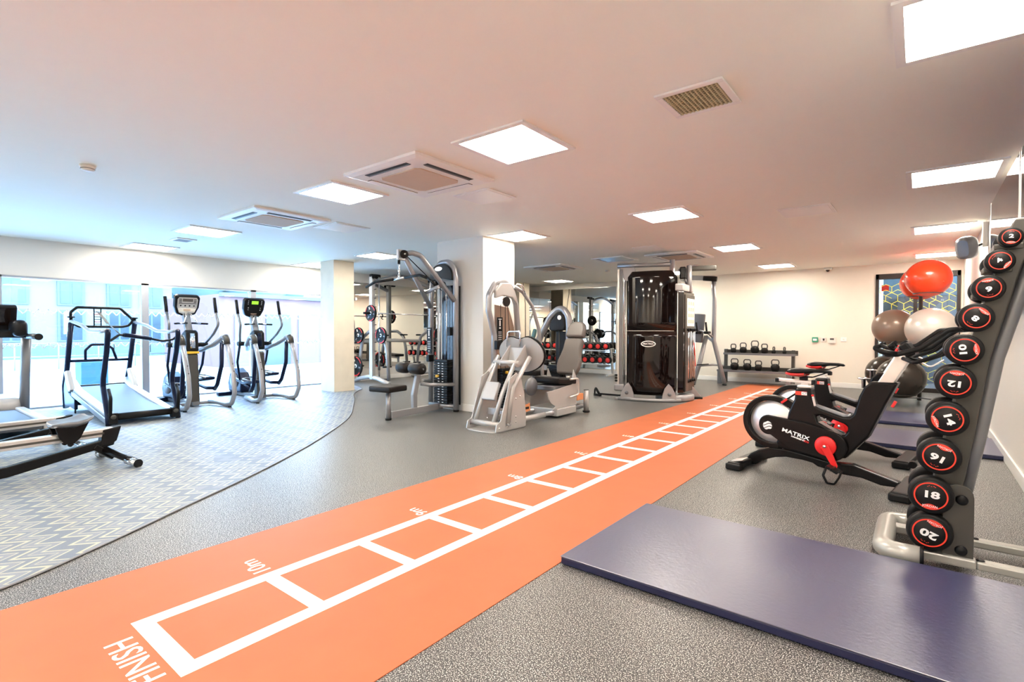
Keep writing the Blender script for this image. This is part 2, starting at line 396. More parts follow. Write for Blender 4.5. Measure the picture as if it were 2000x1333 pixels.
# ================================================================ FLOOR FINISHES
tr = MB().b2((-0.60, YS+0.05, 0.0), (0.945, 10.93, 0.003)).build('sprint_track', M['track'])
tag(tr, 'orange sprint track strip running across the speckled grey floor to the back wall', 'floor track')
def mark(name, mb): return mb.build(name, M['line'], tr)
for xa in (-0.07, 0.365): mark('side_line', MB().b2((xa, -0.495, 0.003), (xa+0.067, 10.12, 0.0045)))
for ya in (-0.495, 10.055): mark('end_bar', MB().b2((0.0, ya, 0.003), (0.365, ya+0.065, 0.0045)))
for i in range(20):
    MB().b2((0.0, i*0.5, 0.003), (0.365, i*0.5+0.065, 0.0045)).build('rung', M['line'], tr)
for i in range(0, 11):
    y = i*1.0
    if i == 0: t = '10m'
    else: t = '%dm' % (10-i)
    if i == 10: continue
    Mx = face_mat((-0.085, y+0.042, 0.0035), (-1, 0, 0), (0, -1, 0))
    mk = MB().text(t, Mx, 0.116, 0.0004, 0.95, 'LEFT', bold=0.0004); mark('distance_marking', mk)
Mx = face_mat((0.385, -0.557, 0.0035), (-1, 0, 0), (0, -1, 0))
mark('finish_marking', MB().text('FINISH', Mx, 0.125, 0.0004, 0.98, 'LEFT', bold=0.0008))
# woven zigzag floor by the windows, bounded by a curved metal strip
edge = [(-0.45, -4.55), (-0.60, -2.2), (-0.70, -1.3), (-0.836, -0.763), (-1.092, -0.304), (-1.395, 0.159), (-1.706, 0.644), (-2.021, 1.092), (-2.516, 1.732), (-3.208, 2.511), (-3.75, 3.02), (-4.393, 3.50), (-5.05, 3.98), (-5.62, 4.36), (-6.05, 4.75), (-6.30, 5.02), (-6.9, 5.28), (-7.70, 5.35)]
def smooth_curve(p, n=6):
    out = []
    for i in range(len(p)-1):
        p0 = Vector(p[max(i-1, 0)]); p1 = Vector(p[i]); p2 = Vector(p[i+1]); p3 = Vector(p[min(i+2, len(p)-1)])
        for k in range(n):
            t = k/n; out.append(0.5*((2*p1)+(p2-p0)*t+(2*p0-5*p1+4*p2-p3)*t*t+(3*p1-p0-3*p2+p3)*t**3))
    out.append(Vector(p[-1])); return out
ec = smooth_curve(edge)
pts = [(p.x, p.y, 0.0) for p in ec]+[(XW+0.02, 5.35, 0), (XW+0.02, YS+0.02, 0)]
bmx = bmesh.new(); vv = [bmx.verts.new((p[0], p[1], 0.006)) for p in pts]; f = bmx.faces.new(vv); bmesh.ops.triangulate(bmx, faces=[f])
me = bpy.data.meshes.new('floor_woven_area'); bmx.to_mesh(me); bmx.free(); me.materials.append(M['carpet'])
o = bpy.data.objects.new('floor_woven_area', me); COL.objects.link(o); tag(o, kind='structure')
if me.polygons[0].normal.z < 0: me.flip_normals()
st = MB(); st.tube([(p.x, p.y, 0.006) for p in ec], 0.009, 8, sq=0.6)
struct('trim_3', st, M['steelgrey'])

# ================================================================ CEILING FITTINGS
LX = {'by the window': -5.13, 'second column': -2.05, 'over the track': 0.05, 'beside the right wall': 2.53}
rows = [(-3.9, 'behind'), (-1.03, 'behind'), (1.765, 'front'), (4.56, 'second'), (7.43, 'third'), (10.3, 'far')]
lab = {(-5.13, 1.765): 'square ceiling light left of the smaller air conditioning cassette', (-2.05, 1.765): 'square ceiling light between the two air conditioning cassettes',
       (0.05, 1.765): 'large square ceiling light right of the nearest cassette, over the orange track', (2.53, 1.765): 'largest square ceiling light, cut by the top right corner of the photo',
       (-5.13, 4.56): 'square ceiling light above the smith machine, left of the lat pulldown arm', (-2.05, 4.56): 'square ceiling light touching the top of the white-lit pillar',
       (0.05, 4.56): 'square ceiling light left of the blank access hatch', (2.53, 4.56): 'square ceiling light beside the wall screen, nearest to it',
       (-5.13, 7.43): 'square ceiling light over the free weights, hidden from the front by the pillar',
       (0.05, 7.43): 'square ceiling light just right of the far cassette over the cable tower', (2.53, 7.43): 'square ceiling light left of the grey wall loudspeaker, above it',
       (-5.13, 10.3): 'small far ceiling light above the mirrored back wall', (-2.05, 10.3): 'far ceiling light hidden behind the cable tower top', (0.05, 10.3): 'farthest square ceiling light, left of the dome camera',
       (2.53, 10.3): 'far ceiling light directly above the front red exercise ball'}
proto = None
def ceiling_light():
    t = thing('ceiling_light', 'x', 'ceiling light', (0, 0, H), 0, 'square recessed ceiling lights')
    f = MB(); a = 0.315; b_ = 0.275
    for (x0, y0, x1, y1) in ((-a, -a, a, -b_), (-a, b_, a, a), (-a, -b_, -b_, b_), (b_, -b_, a, b_)): f.b2((x0, y0, -0.014), (x1, y1, -0.001))
    f.build('frame', M['ac'], t)
    MB().b2((-b_, -b_, -0.008), (b_, b_, -0.002)).build('diffuser', M['pend'], t)
    return t
for yy, _ in rows:
    for nm, xx in LX.items():
        if xx == -2.05 and yy == 7.43: continue
        l = lab.get((xx, yy), 'square ceiling light over the part of the room behind the camera')
        if proto is None: proto = ceiling_light(); o = proto; o.location = (xx, yy, H); o['label'] = l
        else: o = dup(proto, (xx, yy, H), 0, l)
for yy, l in ((1.75, 'ceiling light tight against the window bulkhead, glowing on it'), (4.56, 'ceiling light against the window bulkhead next to the concrete column'), (-1.3, 'ceiling light against the window bulkhead behind the camera')):
    dup(proto, (-7.22, yy, H), 0, l)
# unlit panel
t = thing('ceiling_panel', 'unlit pale square ceiling panel with white rim above the cable tower', 'ceiling panel', (-2.06, 7.45, H))
f = MB(); a = 0.315; b_ = 0.275
for (x0, y0, x1, y1) in ((-a, -a, a, -b_), (-a, b_, a, a), (-a, -b_, -b_, b_), (b_, -b_, a, b_)): f.b2((x0, y0, -0.014), (x1, y1, -0.001))
f.build('frame', M['trim'], t); MB().b2((-b_, -b_, -0.008), (b_, b_, -0.002)).build('diffuser', M['steelgrey'], t)

def cassette(loc, label):
    t = thing('air_conditioning_cassette', label, 'air conditioner', (*loc, H), 0, 'ceiling air conditioning cassettes')
    a = 0.45
    b = MB(); pr = [(-a, -0.001), (-a+0.0, -0.018), (-a+0.03, -0.030)]
    # shallow tapered body
    z0, z1, z2 = -0.001, -0.022, -0.032
    b._add([(-a, -a, z0), (a, -a, z0), (a, a, z0), (-a, a, z0), (-a, -a, z1), (a, -a, z1), (a, a, z1), (-a, a, z1),
            (-a+.05, -a+.05, z2), (a-.05, -a+.05, z2), (a-.05, a-.05, z2), (-a+.05, a-.05, z2)],
           [(0, 1, 5, 4), (1, 2, 6, 5), (2, 3, 7, 6), (3, 0, 4, 7), (4, 5, 9, 8), (5, 6, 10, 9), (6, 7, 11, 10), (7, 4, 8, 11), (8, 9, 10, 11)])
    b.build('body', M['ac'], t)
    g = MB(); q = 0.245
    g.prism([(-q, -q+.04, -0.040), (-q+.04, -q, -0.040), (q-.04, -q, -0.040), (q, -q+.04, -0.040), (q, q-.04, -0.040), (q-.04, q, -0.040), (-q+.04, q, -0.040), (-q, q-.04, -0.040)], (0, 0, 0.009))
    g.build('filter_grille', M['tan'], t, 0.002)
    for k in range(4):
        rr = Matrix.Rotation(R(90*k), 3, 'Z')
        s = MB().box(rr@Vector((0, 0.35, -0.0325)), (0.52, 0.050, 0.004), rr); s.build('air_slot', M['slot'], t)
        s = MB().box(rr@Vector((0, 0.35 if k < 2 else 0.338, -0.0365)), (0.51, 0.052 if k < 2 else 0.012, 0.004), rr@Matrix.Rotation(R(3 if k < 2 else 25), 3, 'X')); s.build('louvre', M['ac'] if k < 2 else M['steelgrey'], t)
    return t
cassette((-1.04, 1.86), 'large white ceiling air conditioning cassette with tan grille, nearest to the camera')
cassette((-3.63, 1.92), 'white ceiling air conditioning cassette above the running machines, left of the nearest one')
cassette((-3.62, 7.80), 'far ceiling cassette seen right of the pillar, above the mirrors')
cassette((-0.98, 7.75), 'far ceiling cassette directly over the black cable tower')
def plate(name, c, s, label, cat, m, th=0.008, group=None):
    t = thing(name, label, cat, (c[0], c[1], H), 0, group)
    a, b_ = s[0]/2, s[1]/2
    MB().b2((-a, -b_, -th), (a, b_, -0.001)).build('rim', M['ac'], t, 0.002)
    MB().b2((-a+0.03, -b_+0.03, -th-0.004), (a-0.03, b_-0.03, -th)).build('cover', m, t, 0.001)
    return t
plate('access_hatch', (1.34, 5.30), (0.50, 0.50), 'blank white ceiling access hatch between two lights, right of the track', 'hatch', M['ac'])
plate('access_hatch', (-1.04, 2.69), (0.46, 0.42), 'cream ceiling hatch right behind the nearest air conditioning cassette', 'hatch', M['ac'])
plate('access_hatch', (-3.48, 2.72), (0.50, 0.50), 'faint ceiling hatch right behind the smaller air conditioning cassette', 'hatch', M['ac'])
plate('access_hatch', (-1.06, 6.62), (0.38, 0.38), 'small hatch in front of the cassette over the cable tower', 'hatch', M['ac'])
def grille(c, s, label, m):
    t = thing('ceiling_vent', label, 'vent', (c[0], c[1], H), 0, 'ceiling vents')
    a, b_ = s[0]/2, s[1]/2; f = MB()
    w_ = 0.035
    for (x0, y0, x1, y1) in ((-a, -b_, a, -b_+w_), (-a, b_-w_, a, b_), (-a, -b_+w_, -a+w_, b_-w_), (a-w_, -b_+w_, a, b_-w_)): f.b2((x0, y0, -0.015), (x1, y1, -0.001))
    f.build('frame', M['ac'], t, 0.003)
    g = MB().b2((-a+w_, -b_+w_, -0.003), (a-w_, b_-w_, -0.0015)); g.build('backing', M['slot'], t)
    s_ = MB(); n = 13
    for i in range(n):
        x = -a+w_+(i+0.5)*(2*a-2*w_)/n; s_.b2((x-0.004, -b_+w_, -0.012), (x+0.004, b_-w_, -0.004)); 
    for i in range(n):
        y = -b_+w_+(i+0.5)*(2*b_-2*w_)/n; s_.b2((-a+w_, y-0.003, -0.011), (a-w_, y+0.003, -0.006))
    s_.build('grille', m, t)
    return t
grille((1.32, 1.83), (0.37, 0.37), 'beige egg-crate ceiling vent between the two nearest lights on the right', M['beige_grille'])
grille((-6.09, 1.82), (0.32, 0.26), 'small grey ceiling vent near the window bulkhead', M['steelgrey'])
def detector(c, label):
    t = thing('smoke_detector', label, 'smoke detector', (c[0], c[1], H), 0, 'round ceiling smoke detectors')
    MB().lathe([(0.055, 0), (0.055, -0.014), (0.05, -0.02), (0.047, -0.022)], n=24).build('base', M['offwhite'], t)
    MB().lathe([(0.047, -0.022), (0.044, -0.036), (0.03, -0.043), (0.0001, -0.044)], n=24).build('cover', M['offwhite'], t)
    MB().lathe([(0.0475, -0.026), (0.0475, -0.029)], n=24).build('sensor_slot', M['slot'], t)
    return t
detector((-2.93, 0.03), 'white smoke detector on the left of the ceiling, above the treadmill')
detector((-2.97, 8.9), 'small smoke detector left of the cable tower top')
detector((-1.18, 9.2), 'small round fitting right of the cable tower, flush on the ceiling')
t = thing('dome_camera', 'small white dome camera at the top of the back wall', 'camera', (0.82, YN-0.06, H))
MB().b2((-0.07, -0.05, -0.05), (0.07, 0.05, -0.001)).build('housing', M['offwhite'], t, 0.01)
MB().ball((0, 0, -0.052), 0.038, 20).build('dome', M['gloss'], t)
M['speaker'] = mat('charcoal_speaker_shell', (0.045, 0.044, 0.045), 0.5)
# ================================================================ RIGHT SIDE OF THE ROOM
# ---- folding mats
def gym_mat(loc, size, rz, label):
    t = thing('exercise_mat', label, 'mat', loc, rz, 'navy exercise mats')
    h = size[2]
    MB().box((0, 0, h/2+0.001), (size[0]-0.004, size[1]-0.004, h-0.006)).build('side_band', M['matside'], t, 0.006)
    MB().box((0, 0, h-0.0005), (size[0], size[1], 0.005)).build('top_cover', M['matblue'], t, 0.002)
    return t
gym_mat((1.95, 1.47, 0), (1.98, 1.0, 0.042), R(-0.5), 'large navy exercise mat in the foreground, running out of the bottom right corner')
gym_mat((2.03, 5.62, 0), (1.80, 0.98, 0.042), R(-0.5), 'navy exercise mat by the right wall, the nearer of the two behind the bikes')
gym_mat((2.0, 7.22, 0), (1.80, 1.0, 0.042), R(0.5), 'navy exercise mat by the right wall, the farther one next to the ball rack')

# ---- vertical dumbbell rack
rk = thing('dumbbell_rack', 'tall leaning dark grey dumbbell tower on pale rails by the right wall', 'dumbbell rack', (2.35, 2.2, 0))
def rp(x, y, z): return (x-2.35, y-2.2, z)
p = MB(); Y0, Y1 = 2.135, 2.255
prof = [(2.40, 0.05), (2.49, 0.05), (2.49, 0.36), (2.53, 0.62), (2.585, 1.02), (2.665, 1.36), (2.74, 1.66), (2.66, 1.66), (2.57, 1.34), (2.50, 1.05), (2.43, 0.66), (2.375, 0.36), (2.37, 0.05)]
p.prism([rp(x, Y0, z) for x, z in prof], (0, Y1-Y0, 0)); p.build('upright', M['rackgrey'], rk, 0.006)
p = MB(); p.tube([rp(2.495, 2.20, 0.30), rp(2.55, 2.20, 0.62), rp(2.61, 2.20, 1.02), rp(2.695, 2.20, 1.36), rp(2.775, 2.20, 1.68)], 0.030, 14, 0.1); p.build('back_tube', M['steelgrey'], rk)
for yy in (2.09, 2.40):
    pl = MB(); ang = [R(a) for a in range(0, 181, 20)]
    pts = [rp(2.42, yy, 0.05), rp(2.535, yy, 0.05)]+[rp(2.478+0.057*math.cos(a), yy, 0.36+0.057*math.sin(a)) for a in ang]
    pl.prism(pts, (0, 0.014, 0)); po_ = pl.build('bracket_plate', M['rackgrey'], rk, 0.003)
    for zz in (0.105, 0.345):
        MB().lathe([(0.024, 0), (0.024, 0.004), (0.017, 0.012), (0.0001, 0.014)], rp(2.49, yy, zz), (0, -1, 0), 16).build('bolt', M['black'], po_)
for yy in (2.10, 2.43):
    MB().bar(rp(2.22, yy, 0.052), rp(2.545, yy, 0.052), 0.062, 0.044).build('rail', M['rackbase'], rk, 0.008)
    q = MB().bar(rp(2.545, yy, 0.052), rp(2.90, yy, 0.052), 0.060, 0.040).build('rail', M['rackbase'], rk, 0.008)
    for xx in (2.56, 2.86): MB().lathe([(0.017, 0), (0.017, 0.004), (0.011, 0.007), (0.0001, 0.008)], rp(xx, yy, 0.071), 'Z', 14).build('bolt', M['black'], rk)
h = MB(); h.tube([rp(2.34, 2.03, 0.055), rp(2.19, 2.03, 0.055), rp(2.19, 2.56, 0.055), rp(2.34, 2.56, 0.055)], 0.047, 16, 0.08); ho = h.build('foot_loop', M['rackbase'], rk)
MB().cyl(rp(2.337, 2.03, 0.055), rp(2.352, 2.03, 0.055), 0.049, 20).build('end_cap', M['black'], ho)
MB().b2(rp(2.80, 1.98, 0.0), rp(2.90, 2.55, 0.03)).build('rear_foot', M['rackbase'], rk, 0.006)
for x, y in ((2.22, 2.0), (2.22, 2.53)): MB().cyl(rp(x, y, 0), rp(x, y, 0.012), 0.03, 14).build('foot_pad', M['rubber'], rk)

def dumbbell(num, r, c, rot, label):
    """axis along Y; c = centre of the front face"""
    t = thing('dumbbell', label, 'dumbbell', (c[0], c[1], c[2]), 0, 'round dumbbells on the leaning tower')
    hl = 0.045+r*0.32; gap = 0.150; e = r*0.16
    for k, y0 in enumerate((0.004, hl+gap)):
        MB().lathe([(r*0.80, 0), (r*0.90, 0), (r*0.985, e*0.45), (r, e), (r, hl-e), (r*0.95, hl-e*0.2), (r*0.80, hl), (0.02, hl)], (0, y0, 0), 'Y', 40).build('head', M['rubber'], t)
    MB().cyl((0, hl-0.01, 0), (0, hl+gap+0.02, 0), 0.016, 16).build('handle', M['chrome'], t)
    f = MB().lathe([(0.0001, 0.0), (r*0.80, 0.0), (r*0.81, 0.006)], (0, 0.0015, 0), 'Y', 40).build('face_plate', M['face'], t)
    rg = MB(); n = 48; ro, ri = r*0.735, r*0.665
    vs = [(ro*math.cos(2*math.pi*i/n), 0, ro*math.sin(2*math.pi*i/n)) for i in range(n)]+[(ri*math.cos(2*math.pi*i/n), 0, ri*math.sin(2*math.pi*i/n)) for i in range(n)]
    fs = [(i, (i+1) % n, n+(i+1) % n, n+i) for i in range(n)]
    rg._add([(v[0], -0.0006, v[2]) for v in vs], fs); rg.build('ring', M['ringred'], f)
    ca, sa = math.cos(R(rot)), math.sin(R(rot)); ex = Vector((ca, 0, sa)); ez = Vector((-sa, 0, ca))
    # red lens on the "bottom" of the face
    lens = []
    for i in range(13):
        a = R(-90-36+72*i/12); lens.append(ex*(ro*math.cos(a))+ez*(ro*math.sin(a)))
    a0, a1 = lens[-1], lens[0]; top = []
    for i in range(1, 12):
        u = i/12; pnt = a0.lerp(a1, u)+ez*(r*0.17*math.sin(math.pi*u)**1.3); top.append(pnt)
    pts = [(q.x, -0.0009, q.z) for q in lens+top]
    ln = MB()._add(pts, [tuple(range(len(pts)))]).build('brand_patch', M['ringred'], f)
    cpos = -ez*(r*0.56)+Vector((0, -0.0013, 0))
    MB().text('JORDAN', face_mat(cpos, ex, ez), r*0.17, 0.0002, 1.0).build('brand_lettering', M['white'], f)
    cpos = ez*(r*0.06)+Vector((0, -0.0012, 0))
    MB().text(str(num), face_mat(cpos, ex, ez), r*0.50, 0.0003, 1.5, bold=r*0.02).build('number', M['white'], f)
    mk_ = MB()
    for dx, dz in ((-0.16, 0.0), (-0.10, 0.05), (0.0, 0.02), (0.10, 0.05), (0.16, 0.01)):
        q = ex*(r*dx)+ez*(r*(0.50+dz)); mk_.box((q.x, -0.0008, q.z), (r*0.05, 0.0004, r*0.03))
    mk_.build('small_red_marks', M['ringred'], f)
    return t
DB = [(20, .091, 2.372, .174, 158), (18, .089, 2.375, .353, -3), (16, .086, 2.403, .546, 157), (14, .082, 2.431, .730, -70), (12, .078, 2.458, .904, 174),
      (10, .072, 2.488, 1.058, 97), (8, .066, 2.527, 1.208, 137), (6, .060, 2.567, 1.342, 188), (4, .053, 2.603, 1.462, 52), (2, .043, 2.638, 1.566, -4)]
for n_, r_, x_, z_, a_ in DB:
    dumbbell(n_, r_, (x_, 2.045, z_), a_, 'round black dumbbell with a red ring and the white number %d' % n_)
    s = MB(); s.b2(rp(x_-0.05, 2.13, z_-0.045), rp(x_+0.05, 2.26, z_-0.018)); s.build('saddle', M['rackgrey'], rk, 0.004)

# ---- indoor bikes
def make_bike():
    t = thing('indoor_bike', 'x', 'exercise bike', (0, 0, 0), 0, 'black indoor bikes with red cranks')
    def pr(pts, y0, y1, name, m, par=None, bev=0.004): return MB().prism([(u, y0, z) for u, z in pts], (0, y1-y0, 0)).build(name, m, par or t, bev)
    def arc(cx, cz, rx, rz, a0, a1, n=14): return [(cx+rx*math.cos(R(a0+(a1-a0)*i/n)), cz+rz*math.sin(R(a0+(a1-a0)*i/n))) for i in range(n+1)]
    # main shell: tower, down beam and front column as one outline
    out = [(0.412, 0.690), (0.520, 0.700), (0.532, 0.605), (0.552, 0.568), (0.585, 0.547), (0.745, 0.500), (0.785, 0.503), (0.808, 0.528), (0.825, 0.590), (0.842, 0.665), (0.872, 0.735), (0.915, 0.778),
           (1.078, 0.782), (1.062, 0.750), (1.016, 0.643), (0.903, 0.372), (0.796, 0.233), (0.760, 0.190), (0.60, 0.165), (0.461, 0.172), (0.30, 0.196), (0.27, 0.24), (0.30, 0.30), (0.345, 0.40), (0.36, 0.49), (0.385, 0.56), (0.402, 0.60)]
    hole = [(0.560, 0.490), (0.60, 0.497), (0.745, 0.450), (0.775, 0.430), (0.772, 0.392), (0.755, 0.368), (0.725, 0.362), (0.575, 0.440)]
    # build outline with the opening as a grid-free triangulated plate
    bm = bmesh.new()
    def loop(pts, y): return [bm.verts.new((u, y, z)) for u, z in pts]
    for y, flip in ((-0.055, False), (0.055, True)):
        A = loop(out, y); Bv = loop(hole, y); es = []
        for Lp in (A, Bv):
            for i in range(len(Lp)): es.append(bm.edges.new((Lp[i], Lp[(i+1) % len(Lp)])))
        bmesh.ops.triangle_fill(bm, use_beauty=True, use_dissolve=False, edges=es, normal=(0, -1 if not flip else 1, 0))
        if not flip: A0, B0 = A, Bv
        else: A1, B1 = A, Bv
    for P0, P1 in ((A0, A1), (B0, B1)):
        n = len(P0)
        for i in range(n): bm.faces.new((P0[i], P0[(i+1) % n], P1[(i+1) % n], P1[i]))
    bmesh.ops.recalc_face_normals(bm, faces=bm.faces[:])
    me = bpy.data.meshes.new('frame'); bm.to_mesh(me); bm.free(); me.materials.append(M['satin'])
    fr = bpy.data.objects.new('frame', me); COL.objects.link(fr); fr.parent = t
    bv = fr.modifiers.new('bevel', 'BEVEL'); bv.width = 0.014; bv.segments = 3; bv.limit_method = 'ANGLE'; bv.angle_limit = R(50)
    MB().tube([(0.548, 0, 0.560), (0.60, 0, 0.545), (0.745, 0, 0.502), (0.79, 0, 0.515)], 0.040, 14, 0.03, sq=0.35).build('top_tube_cover', M['steelgrey'], fr)
    # chain guard with lettering, near side and far side
    cg = arc(0.215, 0.378, 0.072, 0.080, 90, 285, 14)+[(0.38, 0.205), (0.62, 0.168)]+arc(0.655, 0.272, 0.125, 0.118, -90, 75, 12)+[(0.50, 0.428)]
    g1 = pr(cg, -0.085, -0.052, 'chain_guard', M['satin'], None, 0.008)
    pr(cg, 0.052, 0.072, 'chain_guard', M['satin'], None, 0.006)
    MB().text('MATRIX', face_mat((0.425, -0.0862, 0.330), (1, 0, -0.245), (0.245, 0, 1)), 0.042, 0.0004, 1.35, bold=0.0008).build('lettering', M['white'], g1)
    MB().text('POWERED BY', face_mat((0.445, -0.0862, 0.298), (1, 0, -0.245), (0.245, 0, 1)), 0.015, 0.0004, 1.1, bold=0.0008).build('lettering', M['white'], g1)
    MB().text('ICG', face_mat((0.505, -0.0862, 0.282), (1, 0, -0.245), (0.245, 0, 1)), 0.018, 0.0004, 1.2, bold=0.0008).build('lettering', M['red'], g1)
    # round emblem: disc made of curved bands
    em = MB(); c0 = Vector((0.215, -0.0862, 0.372))
    for k, (o0, o1) in enumerate(((-0.036, -0.018), (-0.012, 0.006), (0.012, 0.030))):
        pts = []; Rm = 0.036
        for i in range(15):
            x = -Rm+2*Rm*i/14; zz = o1+0.010*math.sin(x/Rm*2.2+0.6); lim = math.sqrt(max(0, Rm*Rm-x*x)); pts.append((x, max(-lim, min(lim, zz))))
        low = []
        for i in range(15):
            x = Rm-2*Rm*i/14; zz = o0+0.010*math.sin(x/Rm*2.2+0.6); lim = math.sqrt(max(0, Rm*Rm-x*x)); low.append((x, max(-lim, min(lim, zz))))
        P_ = [(c0.x+a, c0.y, c0.z+b) for a, b in pts+low]
        em._add(P_, [(i, i+1, 29-i-1, 29-i) for i in range(14)])
    em.build('emblem', M['white'], g1)
    # flywheel, its rim guard
    MB().lathe([(0.0001, -0.006), (0.168, -0.006), (0.174, 0), (0.168, 0.006), (0.0001, 0.006)], (0.222, 0, 0.395), 'Y', 56).build('flywheel', M['disc'], t)
    ring_o = [(0.44, 0.520), (0.398, 0.566), (0.360, 0.587), (0.329, 0.602)]+arc(0.222, 0.398, 0.227, 0.218, 62, 275, 26)+[(0.29, 0.184)]
    ring_i = [(0.29, 0.222)]+arc(0.222, 0.398, 0.180, 0.174, 282, 62, 26)+[(0.345, 0.535), (0.40, 0.490)]
    rim = MB(); n = len(ring_o); m2 = len(ring_i)
    ro_ = ring_o; ri_ = ring_i[::-1]
    def resamp(P_, k):
        d = [0]; 
        for i in range(1, len(P_)): d.append(d[-1]+math.dist(P_[i], P_[i-1]))
        o_ = []
        for j in range(k):
            s_ = d[-1]*j/(k-1); i = max(1, next((q for q in range(1, len(d)) if d[q] >= s_-1e-9), len(d)-1)); f_ = (s_-d[i-1])/max(1e-9, d[i]-d[i-1]); o_.append((P_[i-1][0]+(P_[i][0]-P_[i-1][0])*f_, P_[i-1][1]+(P_[i][1]-P_[i-1][1])*f_))
        return o_
    A_ = resamp(ro_, 44); B_ = resamp(ri_, 44)
    vs = []
    for yy in (-0.040, 0.040):
        vs += [(u, yy, z) for u, z in A_]+[(u, yy, z) for u, z in B_]
    fs = []
    for i in range(43):
        fs += [(i, i+1, 44+i+1, 44+i), (88+i, 88+44+i, 88+44+i+1, 88+i+1), (i, 88+i, 88+i+1, i+1), (44+i, 44+i+1, 88+44+i+1, 88+44+i)]
    fs += [(0, 44, 132, 88), (43, 131, 175, 87)]
    rim._add(vs, fs, False); ro2 = rim.build('flywheel_guard', M['satin'], t, 0.008)
    # stabilisers
    def box_foot(cx, name, l, tilt):
        f_ = MB(); f_.box((cx, 0, 0.040), (0.105, l, 0.050), Matrix.Rotation(tilt, 3, 'Y')); ob = f_.build(name, M['black'], t, 0.012)
        for s_ in (-1, 1):
            MB().box((cx, s_*(l/2-0.02), 0.028), (0.125, 0.075, 0.052)).build('foot_cap', M['rubber'], ob, 0.012)
            MB().cyl((cx, s_*(l/2-0.05), 0), (cx, s_*(l/2-0.05), 0.02), 0.022, 12).build('levelling_foot', M['rubber'], ob)
        return ob
    box_foot(0.02, 'rear_stabiliser', 0.56, 0.0)
    bb = box_foot(1.13, 'front_stabiliser', 0.56, 0.0)
    MB().box((0.035, -0.19, 0.075), (0.10, 0.11, 0.014), Matrix.Rotation(R(-14), 3, 'Y')).build('foot_cover', M['alu'], bb if False else t, 0.004)
    MB().cyl((1.21, -0.30, 0.05), (1.21, -0.24, 0.05), 0.028, 16).build('transport_wheel', M['black'], bb)
    MB().cyl((1.21, 0.24, 0.05), (1.21, 0.30, 0.05), 0.028, 16).build('transport_wheel', M['black'], bb)
    leg = [(0.015, 0.050), (0.06, 0.105), (0.126, 0.150), (0.223, 0.183), (0.34, 0.186), (0.50, 0.165), (0.66, 0.140), (0.80, 0.150), (1.09, 0.072), (1.09, 0.035), (0.98, 0.030), (0.86, 0.060), (0.74, 0.062), (0.66, 0.076), (0.568, 0.092), (0.536, 0.112), (0.467, 0.122), (0.34, 0.125), (0.256, 0.107), (0.160, 0.068), (0.10, 0.020), (0.03, 0.018)]
    pr(leg, -0.038, 0.038, 'base_beam', M['satin'], None, 0.010)
    # crank set
    for sgn in (-1, 1):
        y0 = -0.090*1 if sgn < 0 else 0.090
        ax = (0, -1, 0) if sgn < 0 else (0, 1, 0)
        c = MB(); c.lathe([(0.074, 0), (0.074, 0.010), (0.066, 0.016), (0.03, 0.020), (0.0001, 0.020)], (0.640, y0, 0.272), ax, 32)
        e_ = (0.712, 0.128) if sgn < 0 else (0.568, 0.416)
        co = c.build('crank_disc', M['red'], t)
        a = MB().bar((0.640, y0+sgn*0.022, 0.272), (e_[0], y0+sgn*0.030, e_[1]), 0.018, 0.046, (0, 1, 0)); 
        a = MB(); d = Vector((e_[0]-0.640, 0, e_[1]-0.272)).normalized(); nrm = Vector((-d.z, 0, d.x))
        P_ = [Vector((0.640, 0, 0.272))+nrm*0.030, Vector((0.640, 0, 0.272))-nrm*0.030, Vector((e_[0], 0, e_[1]))-nrm*0.018, Vector((e_[0], 0, e_[1]))+d*0.015, Vector((e_[0], 0, e_[1]))+nrm*0.018]
        a.prism([(q.x, y0+sgn*0.016, q.z) for q in P_], (0, sgn*0.016, 0)); a.build('crank_arm', M['red'], t, 0.004)
        MB().lathe([(0.012, 0), (0.012, 0.006), (0.0001, 0.008)], (0.640, y0+sgn*0.030, 0.272), ax, 14).build('crank_bolt', M['chrome'], co)
        pc = Vector((e_[0], y0+sgn*0.085, e_[1]-0.004))
        pd_ = MB(); pd_.cyl((e_[0], y0+sgn*0.03, e_[1]), (e_[0], y0+sgn*0.14, e_[1]), 0.009, 12); pd_.box(pc, (0.085, 0.085, 0.020), Matrix.Rotation(R(25), 3, 'Y')); po2 = pd_.build('pedal', M['black'], t, 0.004)
        lp = MB(); lp.tube([pc+Vector((-0.04, -0.03, 0)), pc+Vector((-0.055, -0.035, -0.05)), pc+Vector((-0.03, -0.03, -0.105)), pc+Vector((0.01, 0.0, -0.112)), pc+Vector((0.035, 0.02, -0.06)), pc+Vector((0.05, 0.035, -0.01))], 0.0055, 8, 0.02, sq=1.6)
        lp.build('toe_cage', M['black'], po2)
    # seat post, slider and saddle
    MB().box((0.47, 0, 0.706), (0.105, 0.075, 0.022)).build('post_collar', M['alu'], t, 0.006)
    MB().box((0.47, 0, 0.722), (0.055, 0.045, 0.030)).build('seat_post', M['alu'], t, 0.004)
    sl = MB().box((0.40, 0, 0.745), (0.285, 0.042, 0.026), Matrix.Rotation(R(2), 3, 'Y')).build('saddle_slider', M['alu'], t, 0.005)
    for u in (0.262, 0.530): MB().box((u, 0, 0.745), (0.030, 0.048, 0.034)).build('end_stop', M['black'], sl, 0.004)
    MB().box((0.455, 0, 0.772), (0.055, 0.04, 0.040)).build('saddle_clamp', M['black'], t, 0.006)
